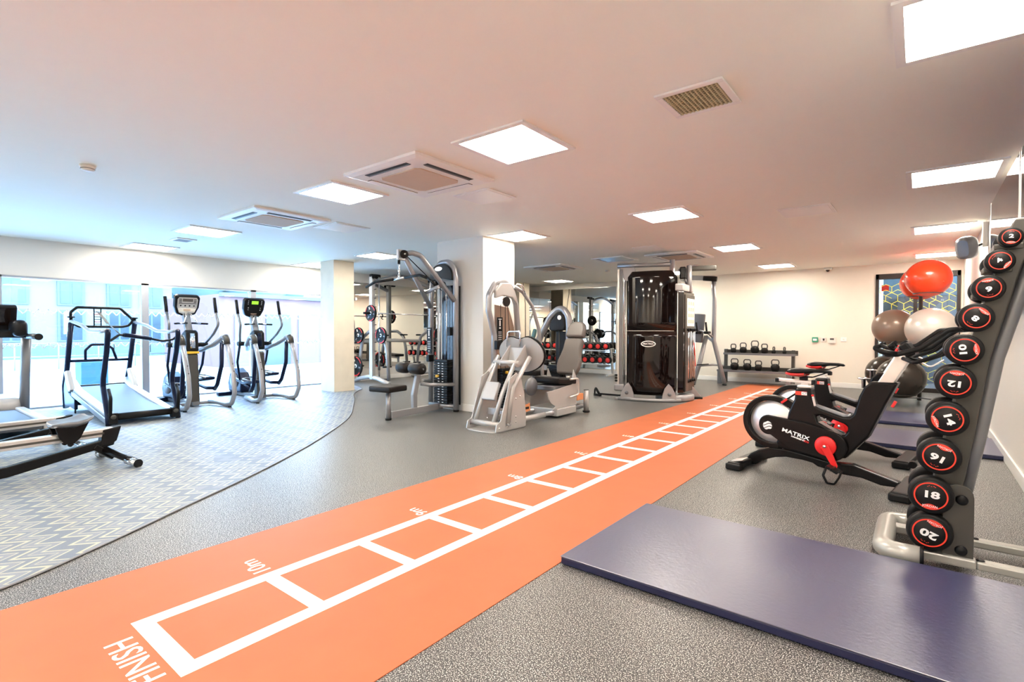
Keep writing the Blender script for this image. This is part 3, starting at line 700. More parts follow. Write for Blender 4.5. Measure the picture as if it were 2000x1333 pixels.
    # saddle: lofted sections
    secs = [(0.350, 0.040, 0.835, 0.010), (0.362, 0.105, 0.842, 0.030), (0.395, 0.128, 0.850, 0.045), (0.440, 0.112, 0.850, 0.048), (0.485, 0.070, 0.848, 0.040), (0.53, 0.036, 0.848, 0.030), (0.60, 0.026, 0.848, 0.028), (0.64, 0.022, 0.842, 0.026), (0.652, 0.010, 0.832, 0.012)]
    def loft(f0, f1, name, m, grow=0.0):
        s_ = MB(); vs = []; n = 16; use = [q for q in secs if f0 <= q[0] <= f1]
        for (u, hw, zt, th) in use:
            for k in range(n):
                a = 2*math.pi*k/n; ca_, sa_ = math.cos(a), math.sin(a)
                vs.append((u, (hw+grow)*math.copysign(abs(ca_)**0.8, ca_), zt-th/2+(th/2+grow)*math.copysign(abs(sa_)**0.8, sa_)))
        fs = [(i*n+k, i*n+(k+1) % n, (i+1)*n+(k+1) % n, (i+1)*n+k) for i in range(len(use)-1) for k in range(n)]
        s_._add(vs, fs+[tuple(range(n)), tuple(range((len(use)-1)*n, len(use)*n))[::-1]], True); return s_.build(name, m, t)
    sd_ = loft(0.3, 0.7, 'saddle', M['black'])
    rs = MB(); vs = []; n = 10
    for (u, hw, zt, th) in [(0.345, 0.045, 0.828, 0.03), (0.352, 0.108, 0.832, 0.035), (0.395, 0.1325, 0.832, 0.044), (0.440, 0.117, 0.830, 0.044), (0.478, 0.080, 0.830, 0.036)]:
        for k in range(12):
            a = 2*math.pi*k/12; vs.append((u, hw*math.cos(a), zt-th/2+th/2*math.sin(a)-0.004))
    rs._add(vs, [(i*12+k, i*12+(k+1) % 12, (i+1)*12+(k+1) % 12, (i+1)*12+k) for i in range(4) for k in range(12)]+[tuple(range(12)), tuple(range(48, 60))[::-1]], True)
    rs.build('saddle_rear_shell', M['red'], sd_)
    for s_ in (-1, 1):
        MB().tube([(0.39, s_*0.045, 0.80), (0.43, s_*0.022, 0.783), (0.52, s_*0.020, 0.783), (0.62, s_*0.010, 0.825)], 0.0045, 8, 0.02).build('saddle_rail', M['black'], sd_)
    # adjusters: red-tipped levers
    lv = MB().bar((0.425, -0.03, 0.66), (0.335, -0.055, 0.585), 0.010, 0.014).build('adjust_lever', M['black'], t, 0.003)
    MB().bar((0.352, -0.055, 0.60), (0.312, -0.066, 0.565), 0.012, 0.018).build('lever_tip', M['red'], lv, 0.003)
    MB().box((0.548, -0.058, 0.60), (0.016, 0.018, 0.075), Matrix.Rotation(R(-12), 3, 'Y')).build('adjust_lever', M['alu'], t, 0.005)
    MB().box((0.538, -0.058, 0.645), (0.018, 0.014, 0.016)).build('lever_tip', M['red'], t, 0.004)
    bdg = MB().box((0.455, -0.0565, 0.655), (0.085, 0.004, 0.030)).build('badge', M['ringred'], t, 0.003)
    MB().box((0.478, -0.0590, 0.655), (0.040, 0.003, 0.026)).build('badge_patch', M['white'], bdg, 0.002)
    MB().text('IC7', face_mat((0.478, -0.0610, 0.655), (1, 0, 0), (0, 0, 1)), 0.022, 0.0002).build('lettering', M['black'], bdg)
    # handlebar post and bars
    hp = MB(); d = Vector((0.1, 0, 0.17)).normalized()
    for yy in (-0.022, 0.022):
        hp.bar(Vector((0.96, yy, 0.70)), Vector((1.10, yy, 0.965)), 0.036, 0.085, (1, 0, -0.5))
    hp.build('handlebar_post', M['alu'], t, 0.006)
    MB().box((1.055, -0.058, 0.63), (0.020, 0.012, 0.050), Matrix.Rotation(R(25), 3, 'Y')).build('resistance_lever', M['red'], t, 0.004)
    # drinks tray / emergency knob
    MB().lathe([(0.012, -0.06), (0.014, 0.0), (0.040, 0.008), (0.042, 0.016), (0.0001, 0.020)], (0.86, 0.0, 0.785), 'Z', 22).build('resistance_knob', M['chrome'], t)
    hb = MB()
    for s_ in (-1, 1):
        hb.tube([(1.03, s_*0.0, 0.985), (1.03, s_*0.20, 0.985), (1.10, s_*0.235, 0.990), (1.22, s_*0.235, 1.03), (1.36, s_*0.200, 1.155), (1.43, s_*0.185, 1.16)], 0.0175, 14, 0.05)
        hb.tube([(1.10, s_*0.235, 0.990), (1.02, s_*0.245, 1.005), (0.97, s_*0.235, 1.03), (1.0, s_*0.22, 1.045)], 0.018, 14, 0.03)
    ho2 = hb.build('handlebar', M['rubber'], t)
    lo = MB()
    for s_ in (-1, 1):
        lo.tube([(1.10, s_*0.04, 0.955), (1.18, s_*0.14, 0.93), (1.30, s_*0.16, 0.985), (1.37, s_*0.12, 1.06), (1.40, 0, 1.08)], 0.013, 12, 0.05)
    lo.build('elbow_rest_bar', M['rubber'], t)
    cn = MB().box((1.125, 0, 1.015), (0.060, 0.16, 0.10), Matrix.Rotation(R(-35), 3, 'Y')).build('console', M['black'], t, 0.012)
    MB().lathe([(0.016, 0), (0.016, 0.018), (0.0001, 0.020)], (1.07, -0.03, 1.005), (-1, 0, 0.4), 16).build('console_button', M['red'], cn)
    MB().tube([(1.20, -0.10, 0.94), (1.26, -0.12, 0.905), (1.33, -0.10, 0.955)], 0.006, 8, 0.03).build('bottle_wire', M['alu'], t)
    return t
bk = make_bike(); bk.location = (1.15, 3.60, 0); bk.rotation_euler = (0, 0, R(-8)); bk['label'] = 'black indoor bike with red crank beside the orange track, nearer of the two'
d_ = Vector((math.cos(R(-8)), math.sin(R(-8)))); n_ = Vector((-d_.y, d_.x)); q_ = Vector((1.15, 3.60))+n_*1.05-d_*0.165
dup(bk, (q_.x, q_.y, 0), R(-8), 'black indoor bike standing behind the nearer one, only its saddle, tower and front leg free')

# ---- ball rack and exercise balls
BX, BY = 2.33, 9.25
rb = thing('ball_rack', 'three-tier black wire rack on castors holding big exercise balls by the glazed screen', 'ball rack', (BX, BY, 0))
MB().cyl((0, 0, 0.06), (0, 0, 1.72), 0.028, 16).build('pole', M['rackgrey'], rb)
for ang in (90, 210, 330):
    c_, s_ = math.cos(R(ang)), math.sin(R(ang))
    lg = MB().bar((0, 0, 0.10), (c_*0.62, s_*0.62, 0.095), 0.05, 0.022).build('leg', M['steelgrey'], rb, 0.005)
    MB().cyl((c_*0.60-s_*0.012, s_*0.60+c_*0.012, 0.038), (c_*0.60+s_*0.012, s_*0.60-c_*0.012, 0.038), 0.036, 18).build('castor', M['rubber'], lg)
    MB().cyl((c_*0.60, s_*0.60, 0.06), (c_*0.60, s_*0.60, 0.10), 0.012, 10).build('castor_stem', M['chrome'], lg)
balls = [('red', 2.411, 8.72, 1.937, 0.285, 'ball_red', 'big bright red exercise ball on top of the ball rack, the front one'), ('red', 2.325, 9.72, 1.945, 0.285, 'ball_red', 'red exercise ball mostly hidden behind the front red one'),
         ('brown', 1.985, 9.45, 1.215, 0.305, 'ball_brown', 'brown exercise ball on the middle tier, left of the cream one'), ('cream', 2.455, 8.86, 1.186, 0.325, 'ball_cream', 'cream exercise ball on the middle tier under the red balls'),
         ('dark', 2.10, 8.90, 0.425, 0.325, 'ball_dark', 'large dark exercise ball on the bottom tier behind the handlebars'), ('dark', 1.90, 9.75, 0.425, 0.325, 'ball_dark', 'dark exercise ball on the bottom tier, left of the large one')]
for c, x, y, z, r_, mm, lb in balls:
    t = thing('exercise_ball', lb, 'exercise ball', (x, y, z), 0, 'exercise balls on the ball rack')
    MB().ball((0, 0, 0), r_, 56, (1, 1, 0.965)).build('skin', M[mm], t)
    MB().lathe([(0.012, 0), (0.010, 0.004), (0.0001, 0.005)], (0.6*r_, -0.75*r_, -0.27*r_), (0.6, -0.75, -0.25), 12).build('plug', M[mm], t)
    rr_ = r_*0.62; zz = z-math.sqrt(max(0, r_*r_-rr_*rr_))*0.965-0.006
    hoop = MB(); hoop.tube([(x-BX+rr_*math.cos(R(a)), y-BY+rr_*math.sin(R(a)), zz) for a in range(0, 360, 15)], 0.006, 8, closed=True)
    hoop.bar((0, 0, zz-0.006), (x-BX, y-BY, zz-0.006), 0.012, 0.008)
    hoop.build('ball_ring', M['rackgrey'], rb)

# ---- wall screens
def tv(y0, y1, label):
    t = thing('wall_screen', label, 'television', (XE, (y0+y1)/2, 1.84), 0, 'large wall screens'); hw = (y1-y0)/2
    MB().b2((-0.095, -hw, -0.525), (-0.045, hw, 0.525)).build('casing', M['gloss'], t, 0.006)
    MB().b2((-0.0965, -hw+0.02, -0.50), (-0.0953, hw-0.02, 0.505)).build('screen', M['gloss'], t)
    MB().b2((-0.098, hw-0.012, -0.525), (-0.050, hw+0.004, 0.525)).build('side_trim', M['alu'], t)
    MB().b2((-0.098, -hw-0.004, -0.525), (-0.050, -hw+0.012, 0.525)).build('side_trim', M['alu'], t)
    MB().b2((-0.099, -hw, -0.532), (-0.050, hw, -0.516)).build('bottom_trim', M['alu'], t)
    MB().b2((-0.045, -0.25, -0.2), (-0.001, 0.25, 0.2)).build('wall_bracket', M['rackgrey'], t)
tv(3.73, 5.55, 'glossy dark wall screen on the right wall above the dumbbell tower')
tv(1.80, 3.66, 'black wall screen at the very right edge of the photo, nearer than the glossy one')
# ---- loudspeaker
sp = thing('wall_speaker', 'grey wall loudspeaker on a bracket high on the right wall, left of the screen', 'loudspeaker', (2.76, 7.0, 2.14))
q = Matrix.Rotation(R(-28), 3, 'Z')@Matrix.Rotation(R(12), 3, 'X')
bd = MB(); bm = bmesh.new()
secs_ = [(-0.115, 0.055, 0.095), (-0.085, 0.092, 0.125), (-0.01, 0.100, 0.135), (0.06, 0.075, 0.115), (0.09, 0.045, 0.08)]
vs = []
for (yy, hw, hh) in secs_:
    for k in range(20):
        a = 2*math.pi*k/20; vs.append(q@Vector((hw*math.copysign(abs(math.cos(a))**0.6, math.cos(a)), yy, hh*math.copysign(abs(math.sin(a))**0.6, math.sin(a)))))
bm.free()
bd._add(vs, [(i*20+k, i*20+(k+1) % 20, (i+1)*20+(k+1) % 20, (i+1)*20+k) for i in range(4) for k in range(20)], True); bd._add(vs[:20], [tuple(range(20))]); bd._add(vs[-20:], [tuple(range(20))[::-1]])
bd.build('cabinet', M['steelgrey'], sp)
MB().tube([(0.05, 0.02, 0.0), (0.12, 0.03, 0.03), (0.145, 0.03, 0.04)], 0.013, 10).build('swivel_arm', M['black'], sp)
MB().b2((0.125, -0.01, 0.0), (0.173, 0.07, 0.28)).build('mounting_plate', M['offwhite'], sp, 0.004)

# ---- kettlebell rack
KX0, KX1 = -1.16, 0.30
kr = thing('kettlebell_rack', 'two-tier grey steel rack of kettlebells standing at the back wall by the track end', 'kettlebell rack', (KX0, 10.85, 0))
def kp(x, y, z): return (x-KX0, y-10.85, z)
for z, y0, y1, x0, x1 in ((0.30, 10.60, 10.98, KX0-0.02, KX1-0.04), (0.665, 10.80, 11.12, KX0+0.06, KX1+0.02)):
    MB().b2(kp(x0, y0, z-0.012), kp(x1, y1, z)).build('shelf', M['rackgrey'], kr)
    MB().b2(kp(x0, y0-0.012, z-0.030), kp(x1, y0, z+0.014)).build('shelf_lip', M['steelgrey'], kr, 0.003)
    MB().b2(kp(x0, y1, z-0.03), kp(x1, y1+0.012, z+0.075)).build('shelf_back', M['rackgrey'], kr, 0.003)
for x in (KX0+0.04, KX1-0.06):
    MB().prism([kp(x-0.03, 11.00, 0), kp(x-0.03, 11.10, 0), kp(x-0.03, 11.12, 0.75), kp(x-0.03, 11.03, 0.75)], (0.06, 0, 0)).build('rear_post', M['rackgrey'], kr, 0.005)
    MB().prism([kp(x-0.045, 10.58, 0), kp(x-0.045, 10.66, 0), kp(x-0.045, 10.70, 0.30), kp(x-0.045, 10.58, 0.30)], (0.09, 0, 0)).build('front_leg', M['steelgrey'], kr, 0.005)
    MB().b2(kp(x-0.025, 10.62, 0.03), kp(x+0.025, 11.04, 0.08)).build('foot_rail', M['steelgrey'], kr, 0.005)
def kettlebell(x, y, z, r, hh, rz, label, thin=0.009):
    t = thing('kettlebell', label, 'kettlebell', (x, y, z), rz, 'black kettlebells on the rack')
    MB().lathe([(r*0.60, 0), (r*0.66, 0.004), (r*0.92, r*0.45), (r, r*0.95), (r*0.93, r*1.38), (r*0.70, r*1.70), (r*0.42, r*1.86), (0.0001, r*1.90)], (0, 0, 0), 'Z', 26).build('body', M['iron'], t)
    hw = r*0.80; zb = r*1.35
    MB().tube([(-hw*0.78, 0, zb), (-hw*1.05, 0, zb+hh*0.62), (-hw*0.82, 0, zb+hh), (hw*0.82, 0, zb+hh), (hw*1.05, 0, zb+hh*0.62), (hw*0.78, 0, zb)], thin*1.25, 12, hh*0.25).build('handle', M['rackgrey'], t)
    return t
kt = [(-0.93, .062, .115, 0.35, 'small kettlebell at the left end of the top shelf'), (-0.725, .075, .125, 0, 'second kettlebell from the left on the top shelf'), (-0.487, .088, .155, 0, 'largest kettlebell of the top shelf, third from the left'),
      (-0.294, .070, .115, 0, 'fourth kettlebell from the left on the top shelf'), (-0.112, .048, .085, 1.35, 'small kettlebell turned sideways, fifth on the top shelf'), (0.092, .046, .085, 1.35, 'smallest kettlebell turned sideways at the right end of the top shelf')]
for x, r_, hh, rz, lb in kt: kettlebell(x, 10.95, 0.665, r_, hh, rz, 'black '+lb)
kl = [(-0.86, .088, .125, 'bottom-left kettlebell of the lower shelf'), (-0.60, .085, .12, 'second kettlebell from the left on the lower shelf'), (-0.375, .074, .115, 'third and smallest kettlebell on the lower shelf'), (-0.05, .088, .13, 'kettlebell at the right end of the lower shelf, a gap from the others')]
for x, r_, hh, lb in kl: kettlebell(x, 10.79, 0.30, r_, hh, 0, 'black '+lb)

# ---- small wall fittings
def wallbox(x, z, w_, h_, d_, m, name, cat, label, extra=None):
    t = thing(name, label, cat, (x, YN, z)); MB().b2((-w_/2, -d_, -h_/2), (w_/2, -0.001, h_/2)).build('casing', m, t, 0.004)
    if extra: MB().b2((-extra[0]/2, -d_-0.003, extra[2]-extra[1]/2), (extra[0]/2, -d_, extra[2]+extra[1]/2)).build(extra[4], extra[3], t, 0.001)
    return t
wallbox(0.60, 0.975, 0.105, 0.105, 0.04, M['green'], 'door_release', 'call point', 'small green emergency door release box on the back wall', (0.07, 0.045, 0, M['white'], 'button'))
wallbox(0.755, 0.978, 0.085, 0.085, 0.012, M['alu'], 'switch_plate', 'switch', 'grey square switch plate between the green box and the thermostat', (0.035, 0.045, 0, M['slot'], 'key_switch'))
wallbox(0.905, 0.970, 0.135, 0.125, 0.03, M['offwhite'], 'thermostat', 'thermostat', 'cream thermostat with a small dark display on the back wall', (0.07, 0.035, 0.02, M['rackgrey'], 'display'))
wallbox(1.105, 0.985, 0.10, 0.085, 0.012, M['white'], 'wall_socket', 'socket', 'white wall plate right of the thermostat', (0.03, 0.03, 0, M['offwhite'], 'socket_cover'))

# ---- glazed screen in the back wall
gs = MB(); fy0, fy1 = YN-0.03, YN+0.09
gs.b2((DX0, fy0, 0), (DX0+0.05, fy1, DZ1)).b2((DX1-0.05, fy0, 0), (DX1, fy1, DZ1)).b2((DX0, fy0, DZ1-0.10), (DX1, fy1, DZ1)).b2((DX0, fy0, 0), (DX1, fy1, 0.08)).b2((2.22, fy0, 0), (2.28, fy1, DZ1))
dr = gs.build('door_1', M['doorframe'], bevel=0.003); dr['kind'] = 'structure'
for a, b in ((DX0+0.05, 2.22), (2.28, DX1-0.05)): MB().b2((a, YN+0.02, 0.08), (b, YN+0.03, DZ1-0.10)).build('glass_pane', M['glass'], dr)
hx = MB(); sx_, sz_ = 0.095, 0.055
random.seed(3)
def seg(x0, z0, x1, z1):
    if min(x0, x1) < DX0+0.05 or max(x0, x1) > DX1-0.05 or min(z0, z1) < 0.10 or max(z0, z1) > DZ1-0.11: return
    hx.bar((x0, YN+0.018, z0), (x1, YN+0.018, z1), 0.002, 0.009)
for i in range(-1, 9):
    for j in range(-1, 13):
        cx = DX0+0.16+i*2*sx_+(sx_ if j % 2 else 0); cz = 0.20+j*0.165
        if random.random() < 0.10: continue
        seg(cx, cz, cx, cz-0.11); seg(cx, cz, cx+sx_, cz+sz_); seg(cx, cz, cx-sx_, cz+sz_)
        if random.random() < 0.55: seg(cx, cz+0.11, cx+sx_, cz+sz_); seg(cx, cz+0.11, cx-sx_, cz+sz_)
        if random.random() < 0.25: seg(cx, cz, cx+sx_, cz-sz_)
hx.build('cube_pattern_decal', M['lineyellow'], dr)
# corridor beyond the glass
cw = mat('corridor_wall_paint', (0.13, 0.18, 0.22), 0.6); cd = mat('corridor_dark_panel', (0.03, 0.028, 0.028), 0.5); cb = mat('corridor_pale_blue', (0.16, 0.24, 0.30), 0.6)
struct('wall_corridor_back', MB().b2((0.6, 14.2, 0), (4.2, 14.3, 2.5)), cw)
struct('wall_corridor_left', MB().b2((0.6, YN+0.13, 0), (0.7, 14.2, 2.5)), M['wall'])
struct('wall_corridor_right', MB().b2((4.1, YN+0.13, 0), (4.2, 14.2, 2.5)), cb)
struct('floor_corridor', MB().b2((0.6, YN+0.13, -0.05), (4.2, 14.3, 0)), M['floor'])
struct('ceiling_corridor', MB().b2((0.6, YN+0.13, 2.5), (4.2, 14.3, 2.6)), M['ceiling'])
o = MB().b2((1.9, 13.7, 0), (4.05, 14.1, 1.95)).build('corridor_darkening_panel', cd, bevel=0.01); tag(o, 'dark low cabinet run in the corridor behind the glazed screen', 'cabinet')  # added dark block, raised so the view through the glass is darker
o = MB().cyl((1.62, 12.9, 0), (1.62, 12.9, 2.5), 0.06, 20).build('corridor_post', M['trim']); tag(o, 'slim white post in the corridor behind the glazed screen', 'post')
MB().b2((1.72, YN+0.0305, 1.94), (1.84, YN+0.033, 2.06)).build('red_sticker', M['red'], dr, 0.001)
o = dup(proto, (2.6, 12.6, 2.5), 0, 'ceiling light in the corridor behind the glazed screen'); o['group'] = 'corridor ceiling lights'

t = thing('hanging_cable', 'thin black cable running down the bare concrete column by the back mirrors', 'cable', (-6.19, 10.15, 0))
MB().tube([(0.008, 0.0, H-0.002), (0.008, 0.0, 2.30), (0.008, 0.07, 2.02), (0.008, 0.10, 1.90), (0.008, 0.10, 0.25)], 0.007, 8, 0.08).build('cord', M['black'], t)
MB().box((0.012, 0.10, 0.25), (0.02, 0.08, 0.08)).build('socket', M['offwhite'], t, 0.004)
# ================================================================ MIDDLE OF THE ROOM: STRENGTH MACHINES
def off(o): return lambda x, y, z: Vector((x-o[0], y-o[1], z))
def placard(parent, c, w_, h_, right, rows_=5):
    """black instruction plate with white figure and lines, standing vertical"""
    r_ = Vector(right).normalized(); n = r_.cross(Vector((0, 0, 1))); q = Matrix((r_, Vector((0, 0, 1)), n)).transposed()
    c = Vector(c); b = MB().box(c, (w_, h_, 0.012), q).build('instruction_placard', M['black'], parent, 0.003)
    m = MB(); f = c+n*0.0065
    m.box(f+Vector((0, 0, h_*0.28)), (w_*0.22, h_*0.22, 0.001), q); m.box(f+Vector((0, 0, h_*0.43)), (w_*0.55, h_*0.03, 0.001), q); m.box(f+Vector((0, 0, h_*0.10)), (w_*0.30, h_*0.05, 0.001), q)
    for i in range(rows_): m.box(f+Vector((0, 0, -h_*0.05-h_*0.07*i)), (w_*0.62, h_*0.018, 0.001), q)
    m.box(f-Vector((0, 0, h_*0.43)), (w_*0.18, w_*0.18, 0.001), q)
    m.build('printing', M['white'], b); return b

# ---- lat pulldown
O = (-3.05, 3.60); P = off(O)
lp = thing('lat_pulldown', 'silver lat pulldown machine with brown seat standing against the pillar', 'gym machine', (*O, 0))
MB().tube([P(-2.83, 4.12, 0.03), P(-2.83, 4.12, 1.88), P(-2.87, 4.12, 2.03), P(-2.98, 4.13, 2.13), P(-3.14, 4.13, 2.13), P(-3.27, 4.13, 2.03), P(-3.32, 4.13, 1.88)], 0.042, 16, 0.10).build('right_upright', M['silver'], lp)
MB().tube([P(-3.37, 4.14, 0.05), P(-3.36, 4.14, 1.62), P(-3.32, 4.13, 1.88)], 0.036, 16, 0.10).build('left_upright', M['silver'], lp)
MB().tube([P(-3.015, 3.36, 2.165), P(-2.99, 3.46, 2.185), P(-2.965, 3.58, 2.16), P(-2.83, 4.09, 1.57)], 0.036, 16, 0.12).build('upper_arm', M['silver'], lp)
MB().tube([P(-3.045, 3.38, 2.11), P(-3.36, 4.12, 1.50)], 0.034, 14).build('upper_arm', M['silver'], lp)
MB().tube([P(-3.30, 3.95, 1.69), P(-2.90, 3.86, 1.76)], 0.028, 14).build('cross_tube', M['silver'], lp)
ph = MB().box(P(-3.03, 3.30, 2.14), (0.05, 0.12, 0.14)).build('pulley_bracket', M['silver'], lp, 0.008)
MB().lathe([(0.030, -0.03), (0.052, -0.026), (0.055, 0), (0.052, 0.026), (0.030, 0.03)], P(-2.995, 3.32, 2.15), (1, -0.35, 0), 24).build('pulley', M['darkpad'], ph)
MB().lathe([(0.012, 0), (0.012, 0.012), (0.0001, 0.013)], P(-2.968, 3.31, 2.15), (1, -0.35, 0), 12).build('pulley_bolt', M['chrome'], ph)
MB().cyl(P(-2.99, 3.38, 2.12), P(-3.02, 4.02, 1.72), 0.0065, 8).build('cable', M['black'], lp)
# hanging clip, chain and curved bar
MB().cyl(P(-3.035, 3.27, 2.08), P(-3.035, 3.27, 2.02), 0.018, 12).build('cable_stop', M['black'], lp)
for i in range(5):
    z = 2.00-i*0.034; v = MB(); q = Matrix.Rotation(R(90*(i % 2)+20), 3, 'Z')
    v.tube([P(-3.035, 3.27, z)+q@Vector((0.010*math.cos(a), 0, 0.021*math.sin(a))) for a in [R(30*k) for k in range(12)]], 0.0042, 6, closed=True)
    v.build('chain_link', M['chrome'], lp)
bt = lambda u, z: P(-3.035+u*0.995, 3.27+u*0.10, z)
MB().tube([bt(-0.10, 1.822), bt(0.10, 1.838)], 0.015, 12).build('lat_bar_centre', M['chrome'], lp)
MB().tube([bt(-0.62, 1.745), bt(-0.44, 1.810), bt(-0.10, 1.824)], 0.0185, 12, 0.05).build('lat_bar_grip', M['black'], lp)
MB().tube([bt(0.10, 1.838), bt(0.36, 1.856), bt(0.50, 1.81)], 0.0185, 12, 0.08).build('lat_bar_grip', M['black'], lp)
MB().tube([bt(0.50, 1.81), bt(0.62, 1.72)], 0.0185, 12).build('lat_bar_grip', M['black'], lp)
# cover with emblem
cv = MB(); arcp = [P(-3.075+0.225*math.cos(R(a)), 4.05, 1.93+0.175*math.sin(R(a))) for a in range(0, 181, 12)]
cv.prism(arcp+[P(-3.30, 4.05, 1.86), P(-3.075, 4.05, 1.90), P(-2.85, 4.05, 1.86)], (0, 0.05, 0)); co = cv.build('top_cover', M['black'], lp, 0.008)
MB()._add([P(-3.11+0.075*math.cos(R(a)), 4.046, 2.035+0.030*math.sin(R(a))) for a in range(0, 360, 12)], [tuple(range(30))]).build('emblem', M['alu'], co)
for x_ in (-3.16, -3.03): MB().lathe([(0.02, -0.012), (0.05, -0.012), (0.046, 0), (0.05, 0.012), (0.02, 0.012)], P(x_, 4.06, 1.80), 'X', 22).build('pulley', M['darkpad'], lp)
# weight stack
MB().b2(P(-3.16, 4.165, 0.10), P(-2.90, 4.18, 1.80)).build('rear_shroud', mat('blue_grey_shroud', (0.022, 0.026, 0.045), 0.25), lp)
for i in range(17):
    z = 0.11+i*0.037; MB().b2(P(-3.20, 4.04, z), P(-2.93, 4.15, z+0.032)).build('weight_plate', M['black'], lp, 0.003)
st_ = MB()
for i in range(16): st_.b2(P(-3.115, 4.037, 0.122+i*0.037), P(-3.085, 4.04, 0.132+i*0.037)); st_.b2(P(-3.035, 4.037, 0.122+i*0.037), P(-3.005, 4.04, 0.130+i*0.037))
so = st_.build('weight_numbers', M['white'], lp); so['kind'] = 'stuff'
for x_ in (-3.13, -3.00): MB().cyl(P(x_, 4.10, 0.73), P(x_, 4.10, 1.80), 0.009, 10).build('guide_rod', M['chrome'], lp)
MB().cyl(P(-3.065, 4.10, 0.73), P(-3.065, 4.10, 1.78), 0.004, 8).build('stack_cable', M['black'], lp)
MB().cyl(P(-3.10, 4.03, 0.50), P(-3.10, 3.99, 0.50), 0.020, 14).build('selector_pin', M['yellow'], lp)
MB().b2(P(-3.30, 3.98, 0.70), P(-3.235, 4.08, 0.80)).build('lower_pulley_block', M['black'], lp, 0.01)
MB().b2(P(-2.92, 4.03, 1.08), P(-2.86, 4.09, 1.20)).build('cup_clip', M['black'], lp, 0.006)
placard(lp, P(-3.35, 4.09, 1.01), 0.095, 0.37, (1, 0, 0))
MB().cyl(P(-2.79, 4.15, 0.10), P(-2.79, 4.15, 1.78), 0.014, 10).build('side_shroud_edge', M['black'], lp)
# base beam, knee post, seat
MB().bar(P(-3.0, 3.10, 0.065), P(-3.10, 4.10, 0.065), 0.055, 0.085).build('base_beam', M['silver'], lp, 0.006)
MB().tube([P(-3.37, 4.12, 0.07), P(-2.83, 4.12, 0.07)], 0.030, 12).build('base_tube', M['silver'], lp)
MB().tube([P(-3.08, 4.02, 0.075), P(-2.85, 4.11, 0.075)], 0.026, 12).build('base_tube', M['silver'], lp)
MB().tube([P(-3.36, 4.12, 0.40), P(-3.22, 3.86, 0.44), P(-3.06, 3.66, 0.46)], 0.028, 12, 0.08).build('brace_tube', M['silver'], lp)
MB().tube([P(-3.06, 3.66, 0.42), P(-2.98, 3.76, 0.40), P(-2.83, 4.10, 0.39)], 0.026, 12, 0.08).build('brace_tube', M['silver'], lp)
kp_ = MB(); 
for a, b in (((-3.05, 3.54, 0.06), (-3.055, 3.54, 0.28)), ((-3.055, 3.535, 0.26), (-3.065, 3.62, 0.56)), ((-3.065, 3.62, 0.52), (-3.06, 3.55, 0.64))): kp_.bar(P(*a), P(*b), 0.055, 0.075, (0, 1, 0))
kp_.build('knee_post', M['silver'], lp, 0.012)
MB().cyl(P(-3.30, 3.50, 0.645), P(-2.76, 3.44, 0.645), 0.015, 12).build('roller_axle', M['chrome'], lp)
for xa, xb in ((-3.33, -3.10), (-3.04, -2.76)):
    ya = 3.50+(xa+3.30)*(-0.06/0.54); yb = 3.50+(xb+3.30)*(-0.06/0.54); v = Vector((xb-xa, yb-ya, 0)); l_ = v.length
    MB().lathe([(0.02, 0), (0.055, 0.004), (0.073, 0.03), (0.078, l_/2), (0.073, l_-0.03), (0.055, l_-0.004), (0.02, l_)], P(xa, ya, 0.645), v, 26).build('thigh_roller', M['darkpad'], lp)
MB().pad(P(-3.05, 3.10, 0.405), (0.36, 0.34, 0.075), Matrix.Rotation(R(9), 3, 'Z'), 0.30).build('seat', M['darkpad'], lp)
sp_ = MB().cyl(P(-3.02, 3.08, 0.02), P(-3.02, 3.08, 0.37), 0.032, 16).build('seat_post', M['silver'], lp)
for x_, y_ in ((-3.02, 3.08), (-2.83, 4.12), (-3.37, 4.14)): MB().cyl(P(x_, y_, 0), P(x_, y_, 0.025), 0.040, 16).build('foot', M['rubber'], lp)

# ---- leg press
O = (-1.6, 4.2); P = off(O)
lg = thing('leg_press', 'pale grey leg press with a kidney-shaped foot plate and brown padded seat', 'gym machine', (*O, 0))
bp = MB(); pts = [P(-1.37, 3.80, 0.0), P(-1.37, 3.27, 0.0)]+[P(-1.59-0.22*math.cos(R(a)), 3.27-0.06*math.sin(R(a)), 0) for a in range(180, -1, -20)]+[P(-1.81, 3.80, 0.0)]
bp.prism(pts, (0, 0, 0.014)); bp.build('base_plate', M['pale'], lg, 0.004)
for xx in (-1.37, -1.81):
    sp2 = MB().prism([P(xx, 3.24, 0.014), P(xx, 3.80, 0.014), P(xx, 3.80, 0.16), P(xx, 3.77, 0.40), P(xx, 3.70, 0.60), P(xx, 3.62, 0.66), P(xx, 3.50, 0.60), P(xx, 3.40, 0.32), P(xx, 3.33, 0.13), P(xx, 3.26, 0.10)], (0.014, 0, 0)).build('side_plate', M['pale'], lg, 0.003)
    for y_, z_ in ((3.60, 0.09), (3.60, 0.15), (3.68, 0.38), (3.60, 0.36), (3.58, 0.52), (3.30, 0.055), (3.44, 0.055)):
        MB().lathe([(0.012, 0), (0.010, 0.006), (0.0001, 0.008)], P(xx+0.014, y_, z_), (1, 0, 0), 10).build('bolt', M['chrome'], sp2)
MB().cyl(P(-1.80, 3.33, 0.085), P(-1.38, 3.33, 0.085), 0.030, 16).build('pivot_shaft', M['pale'], lg)
MB().cyl(P(-1.44, 3.47, 0.085), P(-1.34, 3.47, 0.085), 0.030, 16).build('pivot_shaft', M['chrome'], lg)
for xx in (-1.75, -1.47): MB().tube([P(xx, 3.33, 0.085), P(xx-0.005, 3.50, 0.42), P(xx, 3.72, 0.75)], 0.026, 14, 0.1).build('link_arm', M['pale'], lg)
